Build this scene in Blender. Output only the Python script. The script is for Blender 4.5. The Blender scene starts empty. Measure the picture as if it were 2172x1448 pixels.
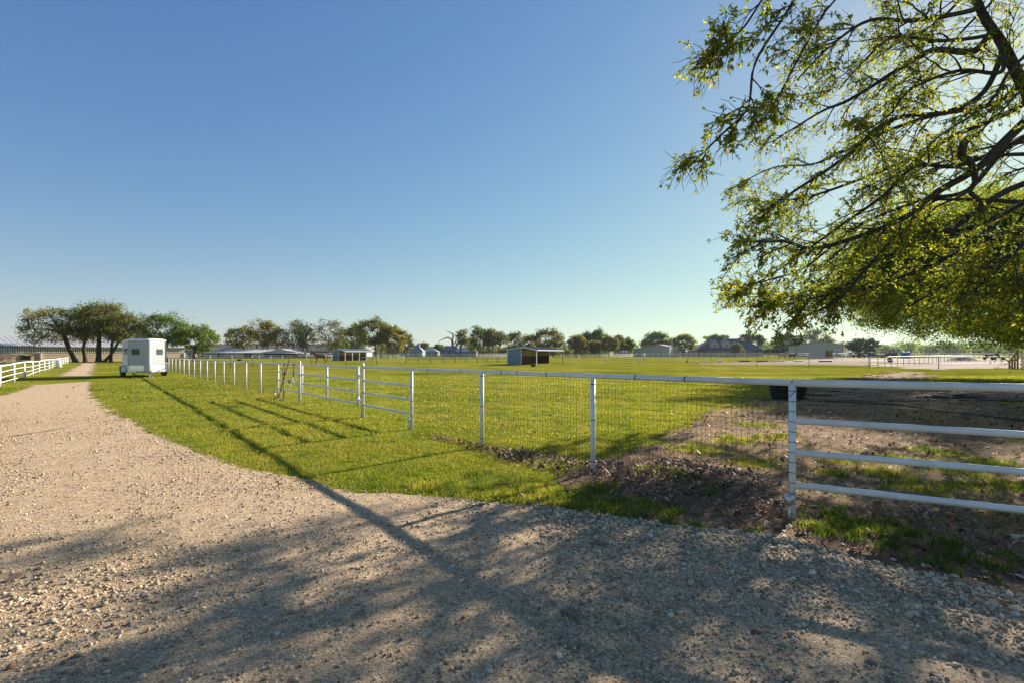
import bpy, math, random
import numpy as np
from mathutils import Vector, Matrix
R = math.radians
C = bpy.context.scene.collection
H, F, HOR, CX = 1.62, 1026.0, 748.0, 1086.0     # eye height, focal length, horizon row and centre column used while surveying

def G(px, py, z=0.0):                            # survey point on the ground
    Y = F * (H - z) / (py - HOR)
    return ((px - CX) / F * Y, Y)
def wx(px, Y): return (px - CX) / F * Y
def wz(py, Y): return H - (py - HOR) / F * Y
def P3(px, py, Y): return np.array((wx(px, Y), Y, wz(py, Y)))
def solve_t(c, u, px):                           # distance along u from c to the sight line px
    k = (px - CX) / F
    return (k * c[1] - c[0]) / (u[0] - k * u[1])

# ------------------------------------------------------------------ noise
def _hash(ix, iy, s):
    h = (ix * 374761393 + iy * 668265263 + s * 1442695041) & 0xFFFFFFFF
    h = ((h ^ (h >> 13)) * 1274126177) & 0xFFFFFFFF
    return ((h ^ (h >> 16)) & 0xFFFF) / 65535.0
def vn(x, y, s=0):
    x = np.asarray(x, float); y = np.asarray(y, float)
    ix = np.floor(x).astype(np.int64); iy = np.floor(y).astype(np.int64)
    fx = x - ix; fy = y - iy
    fx = fx * fx * (3 - 2 * fx); fy = fy * fy * (3 - 2 * fy)
    a = _hash(ix, iy, s); b = _hash(ix + 1, iy, s); c = _hash(ix, iy + 1, s); d = _hash(ix + 1, iy + 1, s)
    return (a * (1 - fx) + b * fx) * (1 - fy) + (c * (1 - fx) + d * fx) * fy
def fbm(x, y, s=0, o=4):
    r = 0; a = .5; t = 0
    for i in range(o):
        r = r + a * vn(x * 2 ** i, y * 2 ** i, s + i * 17); t += a; a *= .5
    return r / t
def sdist(poly, X, Y):                           # signed distance, negative inside
    p = np.array(poly); n = len(p); X = np.asarray(X, float); Y = np.asarray(Y, float)
    best = np.full(X.shape, 1e9); ins = np.zeros(X.shape, bool)
    for i in range(n):
        ax, ay = p[i]; bx, by = p[(i + 1) % n]
        dx, dy = bx - ax, by - ay
        t = np.clip(((X - ax) * dx + (Y - ay) * dy) / (dx * dx + dy * dy + 1e-12), 0, 1)
        best = np.minimum(best, np.hypot(X - ax - t * dx, Y - ay - t * dy))
        c = ((ay > Y) != (by > Y))
        with np.errstate(divide='ignore', invalid='ignore'):
            xi = ax + (Y - ay) * dx / (dy if dy != 0 else 1e-12)
        ins ^= c & (X < xi)
    return np.where(ins, -best, best)

# ------------------------------------------------------------------ mesh helpers
def mesh_np(name, V, Fa, smooth=False):
    me = bpy.data.meshes.new(name)
    V = np.ascontiguousarray(V, dtype=np.float32); Fa = np.ascontiguousarray(Fa, dtype=np.int32)
    me.vertices.add(len(V)); me.vertices.foreach_set('co', V.ravel())
    m, k = Fa.shape
    me.loops.add(m * k); me.loops.foreach_set('vertex_index', Fa.ravel())
    me.polygons.add(m); me.polygons.foreach_set('loop_start', np.arange(0, m * k, k, dtype=np.int32))
    if smooth: me.polygons.foreach_set('use_smooth', np.ones(m, bool))
    me.update(calc_edges=True)
    return me

class MB:
    def __init__(s): s.v = []; s.f = []
    def add(s, vs, fs):
        o = len(s.v); s.v += [tuple(map(float, v)) for v in vs]; s.f += [tuple(i + o for i in f) for f in fs]; return s
    def hexa(s, p):                              # 8 points: bottom ring then top ring
        return s.add(p, [(3, 2, 1, 0), (4, 5, 6, 7), (0, 1, 5, 4), (1, 2, 6, 5), (2, 3, 7, 6), (3, 0, 4, 7)])
    def box(s, c, d, rz=0.0):
        x, y, z = d[0] / 2, d[1] / 2, d[2] / 2; co, si = math.cos(rz), math.sin(rz)
        q = [(-x, -y), (x, -y), (x, y), (-x, y)]
        q = [(c[0] + a * co - b * si, c[1] + a * si + b * co) for a, b in q]
        return s.hexa([(a, b, c[2] - z) for a, b in q] + [(a, b, c[2] + z) for a, b in q])
    def bar(s, a, b, w, h=None):                 # square bar between two points
        a, b = Vector(a), Vector(b); h = h or w; d = (b - a).normalized()
        up = Vector((0, 0, 1)) if abs(d.z) < .95 else Vector((0, 1, 0))
        r = d.cross(up).normalized() * w / 2; u = r.cross(d).normalized() * h / 2
        return s.hexa([a - r - u, a + r - u, b + r - u, b - r - u, a - r + u, a + r + u, b + r + u, b - r + u])
    def tube(s, pts, rad, n=8, cap=True):
        pts = [Vector(p) for p in pts]
        rad = [rad] * len(pts) if np.isscalar(rad) else list(rad)
        o = len(s.v); m = len(pts)
        d0 = (pts[1] - pts[0]).normalized()
        ref = Vector((0, 0, 1)) if abs(d0.z) < .9 else Vector((1, 0, 0))
        for i, p in enumerate(pts):
            d = (pts[min(i + 1, m - 1)] - pts[max(i - 1, 0)]).normalized()
            a = d.cross(ref)
            if a.length < 1e-4: a = d.cross(Vector((.3, 1, .2)))
            a.normalize(); b = d.cross(a).normalized(); ref = a.cross(d)
            for k in range(n):
                t = 2 * math.pi * k / n
                q = p + (a * math.cos(t) + b * math.sin(t)) * rad[i]
                s.v.append((q.x, q.y, q.z))
        for i in range(m - 1):
            for k in range(n):
                k2 = (k + 1) % n
                s.f.append((o + i * n + k, o + i * n + k2, o + (i + 1) * n + k2, o + (i + 1) * n + k))
        if cap:
            s.f.append(tuple(o + k for k in range(n))[::-1]); s.f.append(tuple(o + (m - 1) * n + k for k in range(n)))
        return s
    def lathe(s, prof, c=(0, 0, 0), n=16, axis='z'):
        o = len(s.v)
        for r, z in prof:
            for k in range(n):
                t = 2 * math.pi * k / n
                q = (r * math.cos(t), r * math.sin(t), z)
                if axis == 'x': q = (q[2], q[0], q[1])
                if axis == 'y': q = (q[0], q[2], q[1])
                s.v.append((q[0] + c[0], q[1] + c[1], q[2] + c[2]))
        for i in range(len(prof) - 1):
            for k in range(n):
                k2 = (k + 1) % n
                s.f.append((o + i * n + k, o + i * n + k2, o + (i + 1) * n + k2, o + (i + 1) * n + k))
        s.f.append(tuple(o + k for k in range(n))[::-1]); s.f.append(tuple(o + (len(prof) - 1) * n + k for k in range(n)))
        return s
    def prism(s, poly, a, b):                    # plan polygon raised from z=a to z=b
        n = len(poly)
        return s.add([(x, y, a) for x, y in poly] + [(x, y, b) for x, y in poly],
                     [tuple(range(n))[::-1], tuple(range(n, 2 * n))] + [(i, (i + 1) % n, n + (i + 1) % n, n + i) for i in range(n)])
    def slab(s, q, t):                           # a quad or polygon given thickness t downwards along its normal
        q = [Vector(p) for p in q]; nrm = (q[1] - q[0]).cross(q[2] - q[0]).normalized()
        if nrm.z < 0: q = q[::-1]; nrm = -nrm
        n = len(q); b = [p - nrm * t for p in q]
        return s.add(b + q, [tuple(range(n))[::-1], tuple(range(n, 2 * n))] + [(i, (i + 1) % n, n + (i + 1) % n, n + i) for i in range(n)])

def obj(name, mb, mat, parent=None, world=False, smooth=False, bevel=0):
    if isinstance(mb, MB):
        v = mb.v
        if world and parent is not None:
            l = parent.location; v = [(a - l.x, b - l.y, c - l.z) for a, b, c in v]
        me = bpy.data.meshes.new(name); me.from_pydata(v, [], mb.f); me.update()
    else: me = mb
    if smooth:
        for p in me.polygons: p.use_smooth = len(p.vertices) <= 4
    me.materials.append(mat)
    o = bpy.data.objects.new(name, me); C.objects.link(o)
    if parent is not None: o.parent = parent
    if bevel:
        m = o.modifiers.new('Bevel', 'BEVEL'); m.width = bevel; m.segments = 2; m.limit_method = 'ANGLE'
    return o
def tag(o, label=None, cat=None, group=None, kind=None):
    if label: o['label'] = label
    if cat: o['category'] = cat
    if group: o['group'] = group
    if kind: o['kind'] = kind
    return o
def thing(name, label, cat, loc=(0, 0, 0), rz=0.0, group=None):
    o = bpy.data.objects.new(name, None); C.objects.link(o)
    o.location = loc; o.rotation_euler = (0, 0, rz); o.empty_display_size = .3
    return tag(o, label, cat, group)

# ------------------------------------------------------------------ materials
def newmat(name):
    m = bpy.data.materials.new(name); m.use_nodes = True
    nt = m.node_tree; nt.nodes.clear()
    out = nt.nodes.new('ShaderNodeOutputMaterial')
    return m, nt, out
def N(nt, t, **kw):
    n = nt.nodes.new(t)
    for k, v in kw.items():
        if k in n.inputs: n.inputs[k].default_value = v
        else: setattr(n, k, v)
    return n
def ramp(nt, fac, stops, interp='LINEAR'):
    r = nt.nodes.new('ShaderNodeValToRGB'); r.color_ramp.interpolation = interp
    e = r.color_ramp.elements
    while len(e) < len(stops): e.new(.5)
    for el, (p, c) in zip(e, stops): el.position = p; el.color = (*c, 1) if len(c) == 3 else c
    nt.links.new(fac, r.inputs[0]); return r.outputs[0]
def mixc(nt, fac, a, b, mode='MIX'):
    m = nt.nodes.new('ShaderNodeMix'); m.data_type = 'RGBA'; m.blend_type = mode
    for s, i in ((fac, 0), (a, 6), (b, 7)):
        if isinstance(s, (int, float)): m.inputs[i].default_value = s
        elif isinstance(s, tuple): m.inputs[i].default_value = (*s, 1)
        else: nt.links.new(s, m.inputs[i])
    return m.outputs[2]
def math_(nt, op, a, b=0.0, clamp=False):
    m = nt.nodes.new('ShaderNodeMath'); m.operation = op; m.use_clamp = clamp
    for i, s in enumerate((a, b)):
        if isinstance(s, (int, float)): m.inputs[i].default_value = s
        else: nt.links.new(s, m.inputs[i])
    return m.outputs[0]
def coords(nt, scale=(1, 1, 1)):
    t = nt.nodes.new('ShaderNodeTexCoord'); mp = nt.nodes.new('ShaderNodeMapping')
    mp.inputs['Scale'].default_value = scale
    nt.links.new(t.outputs['Object'], mp.inputs[0]); return mp.outputs[0]
def noise(nt, co, scale, detail=4, rough=.55):
    n = N(nt, 'ShaderNodeTexNoise', Scale=scale, Detail=detail, Roughness=rough)
    nt.links.new(co, n.inputs['Vector']); return n.outputs['Fac']
def bump(nt, h, strength=.3, dist=.01, prev=None):
    b = N(nt, 'ShaderNodeBump', Strength=strength, Distance=dist)
    nt.links.new(h, b.inputs['Height'])
    if prev is not None: nt.links.new(prev, b.inputs['Normal'])
    return b.outputs[0]

def pmat(name, base, rough=.6, metal=0.0, var=.12, scale=6.0, col2=None, bstr=.15, bscale=40.0, bdist=.005, spec=.5, stripes=None):
    m, nt, out = newmat(name)
    p = N(nt, 'ShaderNodeBsdfPrincipled', Roughness=rough, Metallic=metal)
    p.inputs['Specular IOR Level'].default_value = spec
    co = coords(nt)
    n1 = noise(nt, co, scale, 5)
    c2 = col2 or tuple(min(1, c * (1 + var)) for c in base)
    c1 = tuple(c * (1 - var) for c in base)
    col = ramp(nt, n1, [(.3, c1), (.7, c2)])
    nt.links.new(col, p.inputs['Base Color'])
    n2 = noise(nt, co, bscale, 3)
    rr = ramp(nt, n2, [(.2, (rough * .85,) * 3), (.8, (min(1, rough * 1.15),) * 3)])
    nt.links.new(rr, p.inputs['Roughness'])
    nb = bump(nt, n2, bstr, bdist)
    if stripes:                                   # ribbed sheet: (scale along the axis, axis)
        w = N(nt, 'ShaderNodeTexWave', Scale=stripes[0]); w.bands_direction = stripes[1]; w.wave_profile = 'SIN'
        nt.links.new(co, w.inputs['Vector'])
        nb = bump(nt, w.outputs['Fac'], .8, .03, nb)
    nt.links.new(nb, p.inputs['Normal'])
    nt.links.new(p.outputs[0], out.inputs[0])
    return m

def leafmat(name, stops, trans=.5, tcol=1.6, rough=.5, patch=False):
    m, nt, out = newmat(name)
    g = nt.nodes.new('ShaderNodeNewGeometry')
    col = ramp(nt, g.outputs['Random Per Island'], stops)
    if patch:
        co = coords(nt)
        col = mixc(nt, 1.0, col, ramp(nt, noise(nt, co, 1.4, 5, .65), [(.34, (.52, .68, .55)), (.48, (1, 1, 1)), (.62, (1.2, 1.08, 1.2))]), 'MULTIPLY')
        col = mixc(nt, 1.0, col, ramp(nt, noise(nt, co, .33, 4, .6), [(.36, (.72, .85, .7)), (.6, (1.15, 1.05, 1.3))]), 'MULTIPLY')
    p = N(nt, 'ShaderNodeBsdfPrincipled', Roughness=rough)
    p.inputs['Specular IOR Level'].default_value = .25
    nt.links.new(col, p.inputs['Base Color'])
    t = nt.nodes.new('ShaderNodeBsdfTranslucent')
    tc = mixc(nt, 1.0, col, (tcol, tcol, tcol * .55), 'MULTIPLY')
    nt.links.new(tc, t.inputs[0])
    mx = N(nt, 'ShaderNodeMixShader'); mx.inputs[0].default_value = trans
    nt.links.new(p.outputs[0], mx.inputs[1]); nt.links.new(t.outputs[0], mx.inputs[2])
    nt.links.new(mx.outputs[0], out.inputs[0])
    return m

M = {}
def chipped(name, base, under, amount=.68, rough=.45):
    m, nt, out = newmat(name); co = coords(nt)
    p = N(nt, 'ShaderNodeBsdfPrincipled', Roughness=rough)
    n1 = noise(nt, co, 5, 5); n2 = noise(nt, co, 38, 4, .65)
    grime = ramp(nt, n1, [(.3, tuple(c * .8 for c in base)), (.65, base)])
    chips = ramp(nt, n2, [(amount, (0, 0, 0)), (amount + .03, (1, 1, 1))])
    col = mixc(nt, chips, grime, under)
    nt.links.new(col, p.inputs['Base Color'])
    nt.links.new(bump(nt, n2, .25, .002), p.inputs['Normal'])
    nt.links.new(p.outputs[0], out.inputs[0]); return m
M['white_pipe'] = chipped('white_pipe', (.82, .80, .76), (.16, .12, .09), .70)
M['white_fence'] = pmat('white_fence', (.80, .79, .76), .5, var=.06)
M['grey_pipe'] = pmat('grey_pipe', (.42, .43, .44), .5, metal=.2, var=.15)
M['brown_pipe'] = pmat('brown_pipe', (.075, .05, .04), .7, var=.3)
M['rust'] = pmat('rust', (.22, .075, .035), .8, var=.35, scale=14)
M['wire'] = pmat('wire', (.10, .10, .095), .55, metal=.4, var=.2)
M['galv'] = pmat('galv', (.50, .52, .53), .38, metal=.7, var=.15, scale=20)
M['tie'] = pmat('tie', (.03, .03, .03), .6)
M['black_rubber'] = pmat('black_rubber', (.018, .017, .017), .6, var=.3)
M['alu'] = pmat('alu', (.42, .43, .455), .42, metal=.0, var=.04, scale=3, bstr=.04)
M['plate'] = pmat('plate', (.72, .72, .72), .3, metal=.75, var=.08, bstr=.4, bscale=90, bdist=.004)
M['white_paint'] = pmat('white_paint', (.82, .82, .81), .3, var=.03)
M['fender'] = pmat('fender', (.55, .58, .62), .25, metal=.9, var=.05)
M['dark_glass'] = pmat('dark_glass', (.012, .013, .015), .06, var=.1, bstr=0)
M['tinted_glass'] = pmat('tinted_glass', (.06, .09, .09), .25, var=.1, bstr=0)
M['black_trim'] = pmat('black_trim', (.02, .02, .02), .5)
M['steel'] = pmat('steel', (.3, .3, .31), .45, metal=.7)
M['amber'] = pmat('amber', (.7, .25, .03), .25)
M['roof_white'] = pmat('roof_white', (.44, .44, .43), .55, var=.06)
M['sheet_blue'] = pmat('sheet_blue', (.21, .265, .34), .5, metal=.0, var=.06)
M['sheet_trim'] = pmat('sheet_trim', (.75, .76, .78), .4, var=.05)
M['roof_sheet'] = pmat('roof_sheet', (.15, .18, .235), .5, metal=.0, var=.08)
M['cream_wall'] = pmat('cream_wall', (.42, .37, .27), .7, var=.1)
M['kick_board'] = pmat('kick_board', (.11, .035, .025), .8, var=.3, scale=3)
M['tan_siding'] = pmat('tan_siding', (.40, .37, .33), .55, var=.05, stripes=(.9, 'X'))
M['tan_siding_lit'] = pmat('tan_siding_lit', (.48, .43, .37), .55, var=.05, stripes=(.9, 'Y'))  # same siding, made lighter for the side walls: sunlight put into the colour
M['pink_siding'] = pmat('pink_siding', (.50, .44, .42), .6, var=.06, stripes=(1.2, 'X'))
M['beige_wall'] = pmat('beige_wall', (.50, .38, .26), .75, var=.12, scale=1.5, bstr=.3)
M['pale_wall'] = pmat('pale_wall', (.56, .49, .41), .75, var=.08)
M['grey_blue_wall'] = pmat('grey_blue_wall', (.33, .36, .42), .7, var=.08)
M['rib_light'] = pmat('rib_light', (.60, .60, .60), .5, var=.06)
M['rib_dark'] = pmat('rib_dark', (.19, .175, .16), .6, var=.1)
M['shingle_brown'] = pmat('shingle_brown', (.20, .165, .14), .85, var=.25, scale=3, bstr=.4, bscale=14)
M['shingle_dark'] = pmat('shingle_dark', (.075, .075, .095), .85, var=.25, scale=2.5, bstr=.4, bscale=14)
M['shingle_tan_sunlit'] = pmat('shingle_tan_sunlit', (.30, .25, .22), .85, var=.2, scale=2.5)  # dormer roofs, and the right hip where sunlight is put into the colour
M['roof_blue'] = pmat('roof_blue', (.09, .12, .20), .6, var=.12)
M['roof_grey'] = pmat('roof_grey', (.24, .25, .28), .7, var=.12)
M['brick'] = pmat('brick', (.24, .21, .20), .85, var=.25, scale=5, bstr=.3)
M['brick_light'] = pmat('brick_light', (.45, .36, .30), .85, var=.2, scale=5)
M['roof_cream'] = pmat('roof_cream', (.66, .60, .52), .6, var=.06)
M['far_wall'] = pmat('far_wall', (.20, .185, .165), .8, var=.1)
M['stucco'] = pmat('stucco', (.36, .34, .33), .8, var=.1)
M['chimney_stone'] = pmat('chimney_stone', (.55, .47, .40), .85, var=.15)
M['window_glass'] = pmat('window_glass', (.05, .07, .09), .05, bstr=0)
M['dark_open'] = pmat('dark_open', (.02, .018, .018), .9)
M['bark'] = pmat('bark', (.05, .037, .029), .95, col2=(.105, .085, .068), scale=14, bstr=1.0, bscale=24, bdist=.05, spec=.15)
M['bark_grey'] = pmat('bark_grey', (.17, .145, .125), .9, var=.3, scale=6, bstr=.6, bscale=22, bdist=.02)
M['bark_dead'] = pmat('bark_dead', (.20, .19, .185), .85, var=.25)
M['wood_handle'] = pmat('wood_handle', (.20, .125, .065), .6, var=.25, scale=12)
M['dry_wood'] = pmat('dry_wood', (.20, .155, .115), .9, var=.4, scale=30, bstr=.6, bscale=80)
M['rope_blue'] = pmat('rope_blue', (.05, .07, .11), .8, var=.3)
M['rope_pale'] = pmat('rope_pale', (.62, .58, .50), .85)
M['brick_red'] = pmat('brick_red', (.22, .075, .05), .9, var=.3, scale=30, bstr=.5)
M['horse_brown'] = pmat('horse_brown', (.20, .075, .03), .6, var=.3, scale=3, bstr=.1)
M['horse_dark'] = pmat('horse_dark', (.07, .032, .02), .6, var=.3, scale=3, bstr=.1)
M['horse_tan'] = pmat('horse_tan', (.42, .25, .15), .65, var=.2, scale=3, bstr=.1)
M['horse_white'] = pmat('horse_white', (.62, .60, .57), .7, var=.12, scale=3, bstr=.1)
M['horse_grey'] = pmat('horse_grey', (.42, .43, .43), .7, var=.2, scale=3, bstr=.1)
M['mane_dark'] = pmat('mane_dark', (.04, .022, .015), .8)
M['mane_pale'] = pmat('mane_pale', (.55, .48, .40), .8)
M['blanket'] = pmat('blanket', (.12, .11, .09), .85, var=.2)
M['car_black'] = pmat('car_black', (.02, .022, .026), .6, bstr=0, spec=.2)
M['car_blue'] = pmat('car_blue', (.05, .06, .09), .6, bstr=0, spec=.2)
M['car_white'] = pmat('car_white', (.5, .5, .5), .6, bstr=0, spec=.2)
M['tank_blue'] = pmat('tank_blue', (.10, .15, .24), .5)
M['green_paint'] = pmat('green_paint', (.045, .11, .08), .5)
M['orange_plastic'] = pmat('orange_plastic', (.6, .16, .05), .5)

GS = 1.0
LEAF = {
 'near': leafmat('leaf_near', [(0, (0.096, 0.144, 0.0168)), (0.4, (0.168, 0.198, 0.0216)), (0.75, (0.252, 0.252, 0.03)), (1, (0.3, 0.228, 0.042))], 0.68, 1.75),
 'oak2': leafmat('leaf_oak2', [(0, (0.072, 0.132, 0.0168)), (0.45, (0.138, 0.192, 0.0216)), (0.8, (0.24, 0.252, 0.03)), (1, (0.252, 0.18, 0.042))], 0.66, 1.8),
 'olive': leafmat('leaf_olive', [(0, (0.0747, 0.0978, 0.0207)), (0.6, (0.138, 0.1495, 0.0276)), (1, (0.23, 0.1898, 0.0403))], 0.5, 1.5),
 'yellow': leafmat('leaf_yellow', [(0, (0.092, 0.1092, 0.0207)), (0.5, (0.1725, 0.161, 0.0276)), (1, (0.3105, 0.23, 0.046))], 0.5, 1.5),
 'green': leafmat('leaf_green', [(0, (0.0517, 0.1035, 0.023)), (0.6, (0.0978, 0.1667, 0.0276)), (1, (0.184, 0.207, 0.0403))], 0.5, 1.5),
 'lime': leafmat('leaf_lime', [(0, (0.0725, 0.1288, 0.0225)), (0.6, (0.1449, 0.2093, 0.0322)), (1, (0.2415, 0.2576, 0.0483))], .4, 1.4),
 'dark': leafmat('leaf_dark', [(0, (0.027, 0.0525, 0.027)), (0.6, (0.045, 0.0825, 0.039)), (1, (0.0825, 0.12, 0.0525))], .3, 1.3),
 'pale': leafmat('leaf_pale', [(0, (0.0862, 0.1092, 0.046)), (0.6, (0.138, 0.161, 0.069)), (1, (0.1955, 0.1955, 0.092))], .4, 1.3),
 'brown': leafmat('leaf_brown', [(0, (0.0862, 0.0978, 0.0368)), (0.6, (0.1495, 0.1437, 0.0517)), (1, (0.23, 0.1898, 0.069))], 0.45, 1.4),
 'grass': leafmat('grass_blade', [(0, (0.12, 0.169, 0.0152)), (.45, (0.227, 0.251, 0.0227)), (.8, (0.341, 0.319, 0.0429)), (1, (0.48, 0.407, 0.126))], .5, 1.5, .45, True),
 'weed': leafmat('weed_leaf', [(0, (.05, .09, .012)), (.6, (.09, .14, .018)), (1, (.13, .16, .03))], .5, 1.5),
 'litter': leafmat('litter_leaf', [(0, (0.0625, 0.0312, 0.02)), (.45, (0.163, 0.0825, 0.0475)), (.8, (0.275, 0.163, 0.1)), (1, (0.5, 0.375, 0.275))], .12, 1.1, .6),
}

# ------------------------------------------------------------------ ground plan
ROAD_R = [(208, 768.5), (208, 785), (200, 802), (197, 820), (200, 835), (215, 850), (240, 866), (275, 890), (330, 920), (400, 950), (500, 985), (620, 1012),
          (720, 1034), (800, 1048), (950, 1052), (1100, 1066), (1250, 1090), (1400, 1112), (1520, 1122), (1680, 1142), (1798, 1177), (1948, 1213), (2172, 1262), (2600, 1360)]
ROAD_L = [(-700, 960), (-200, 866), (0, 838), (40, 826), (80, 811), (100, 801), (130, 789), (158, 775), (170, 768.5)]
ROAD = [G(*p) for p in ROAD_R] + [(6.5, 1.2), (6.5, -4), (-16, -4), (-16, 3)] + [G(*p) for p in ROAD_L]
DIRT_PX = [(1255, 1082), (1180, 1030), (1230, 985), (1300, 965), (1400, 935), (1445, 905), (1500, 872), (1545, 853), (1640, 846), (1715, 826), (1790, 808), (1850, 795), (1900, 788),
           (1960, 790), (1990, 800), (1900, 812), (2000, 818), (2172, 816), (2600, 815)]
DIRT = [G(*p) for p in DIRT_PX] + [(16, 3.5), (7, 2.2)] + [G(*p) for p in ((2172, 1262), (1948, 1213), (1798, 1177), (1680, 1142), (1520, 1122), (1400, 1112))]
LITTER = [G(*p) for p in ((875, 918), (950, 925), (1016, 938), (1080, 950), (1170, 958), (1250, 975), (1330, 985), (1420, 975), (1520, 985), (1560, 1000), (1650, 1020), (1668, 1110), (1560, 1112), (1420, 1092), (1330, 1070), (1250, 1020), (1160, 1005), (1080, 985), (1000, 960), (930, 935))]
VERGE = [G(*p) for p in ((1695, 1085), (1760, 1078), (1850, 1105), (1950, 1135), (2060, 1165), (2160, 1190), (2165, 1232), (2080, 1238), (1940, 1205), (1830, 1170), (1760, 1158), (1700, 1120))]
EDGE = [G(*p) for p in ((880, 1040), (1000, 1000), (1100, 1010), (1180, 1030), (1260, 1030), (1330, 1055), (1450, 1080), (1640, 1120), (1600, 1140), (1450, 1118), (1300, 1102), (1150, 1075), (960, 1062))]
PATCHES = [G(*p) + (r,) for p, r in (((1560, 935), .5), ((1640, 930), .45), ((1480, 960), .45), ((1600, 985), .35), ((1920, 985), .4), ((2010, 1000), .35), ((2110, 990), .5), ((2050, 1035), .25),
            ((1790, 985), .3), ((1870, 1010), .35), ((1930, 1038), .4), ((2150, 1040), .35), ((1560, 862), .9), ((1600, 905), .5), ((1980, 960), .35), ((1510, 1050), .2), ((1760, 1010), .25), ((2140, 930), .4), ((1290, 1040), .25), ((1400, 1000), .3), ((1470, 1020), .25))]

def grass_density(X, Y):
    n = fbm(X * .9, Y * .9, 3); n2 = fbm(X * 3.1, Y * 3.1, 8)
    d = np.clip(.55 + 1.3 * (n - .42), .25, 1.0)
    sr = sdist(ROAD, X, Y) + (n2 - .5) * .5
    sd = sdist(DIRT, X, Y) + (n2 - .5) * .7
    sl = sdist(LITTER, X, Y) + (n2 - .5) * .35
    d = d * np.clip((sr + .16) / .42, 0, 1) ** 1.3
    d = d * np.clip(sd / .5 + .06, 0.03 + .10 * np.clip((n - .52) * 6, 0, 1), 1)
    d = d * np.clip(sl / .25 + .1, 0.05, 1)
    d = d * np.where((Y < 8) & (sr < 1.3), np.clip((fbm(X * 2.0, Y * 2.0, 33) - .36) * 7, .03, 1), 1)
    v = sdist(VERGE, X, Y) + (n2 - .5) * .5 + (n - .5) * .4
    d = np.maximum(d, np.clip(-v / .15, 0, .85) * np.clip(sr / .05 + 1, 0, 1))
    e = sdist(EDGE, X, Y) + (n2 - .5) * .25
    d = np.maximum(d, np.clip(-e / .12, 0, .8) * (n2 > .5) * (n > .40))
    for px, py, r in PATCHES:
        q = np.hypot(X - px, (Y - py) * .8) / r + (n2 - .5) * 1.6
        d = np.maximum(d, np.clip(1.15 - q, 0, .75))
    far_l = (X < -2.1) & (Y < 4.2) & (sr < 0)
    d = np.maximum(d, np.where(far_l & (fbm(X * 2.3, Y * 2.3, 77) > .63), .06, 0))
    return d

# ground sheet
def ground_mat():
    m, nt, out = newmat('pasture_grass'); co = coords(nt)
    p = N(nt, 'ShaderNodeBsdfPrincipled', Roughness=1.0); p.inputs['Specular IOR Level'].default_value = .0
    big = noise(nt, co, .06, 4); mid = noise(nt, co, .55, 5, .6); fine = noise(nt, co, 7, 5, .7); vf = noise(nt, co, 34, 3, .7)
    base = ramp(nt, mid, [(.30, (0.116, 0.15, 0.0136)), (.5, (0.238, 0.238, 0.0245)), (.66, (0.354, 0.306, 0.049))])
    base2 = ramp(nt, big, [(.38, (0.177, 0.211, 0.0163)), (.60, (0.381, 0.32, 0.068))])
    c = mixc(nt, .45, base, base2)
    pt = ramp(nt, noise(nt, co, .19, 5, .6), [(.36, (.62, .72, .6)), (.5, (1, 1, 1)), (.64, (1.2, 1.12, 1.15))])
    c = mixc(nt, 1.0, c, pt, 'MULTIPLY')
    fm = ramp(nt, fine, [(.3, (.5, .55, .5)), (.55, (1, 1, 1)), (.75, (1.3, 1.2, 1.1))])
    c = mixc(nt, 1.0, c, fm, 'MULTIPLY')
    vm = ramp(nt, vf, [(.3, (.55, .6, .5)), (.6, (1.15, 1.12, 1.1))])
    c = mixc(nt, 1.0, c, vm, 'MULTIPLY')
    bare = ramp(nt, noise(nt, co, 1.7, 6, .65), [(.66, (0, 0, 0)), (.74, (1, 1, 1))])
    c = mixc(nt, math_(nt, 'MULTIPLY', bare, .7), c, (.17, .12, .07))
    nt.links.new(c, p.inputs['Base Color'])
    b1 = bump(nt, fine, .9, .06); b2 = bump(nt, vf, .9, .03, b1)
    nt.links.new(b2, p.inputs['Normal']); nt.links.new(p.outputs[0], out.inputs[0]); return m
M['pasture'] = ground_mat()
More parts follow.
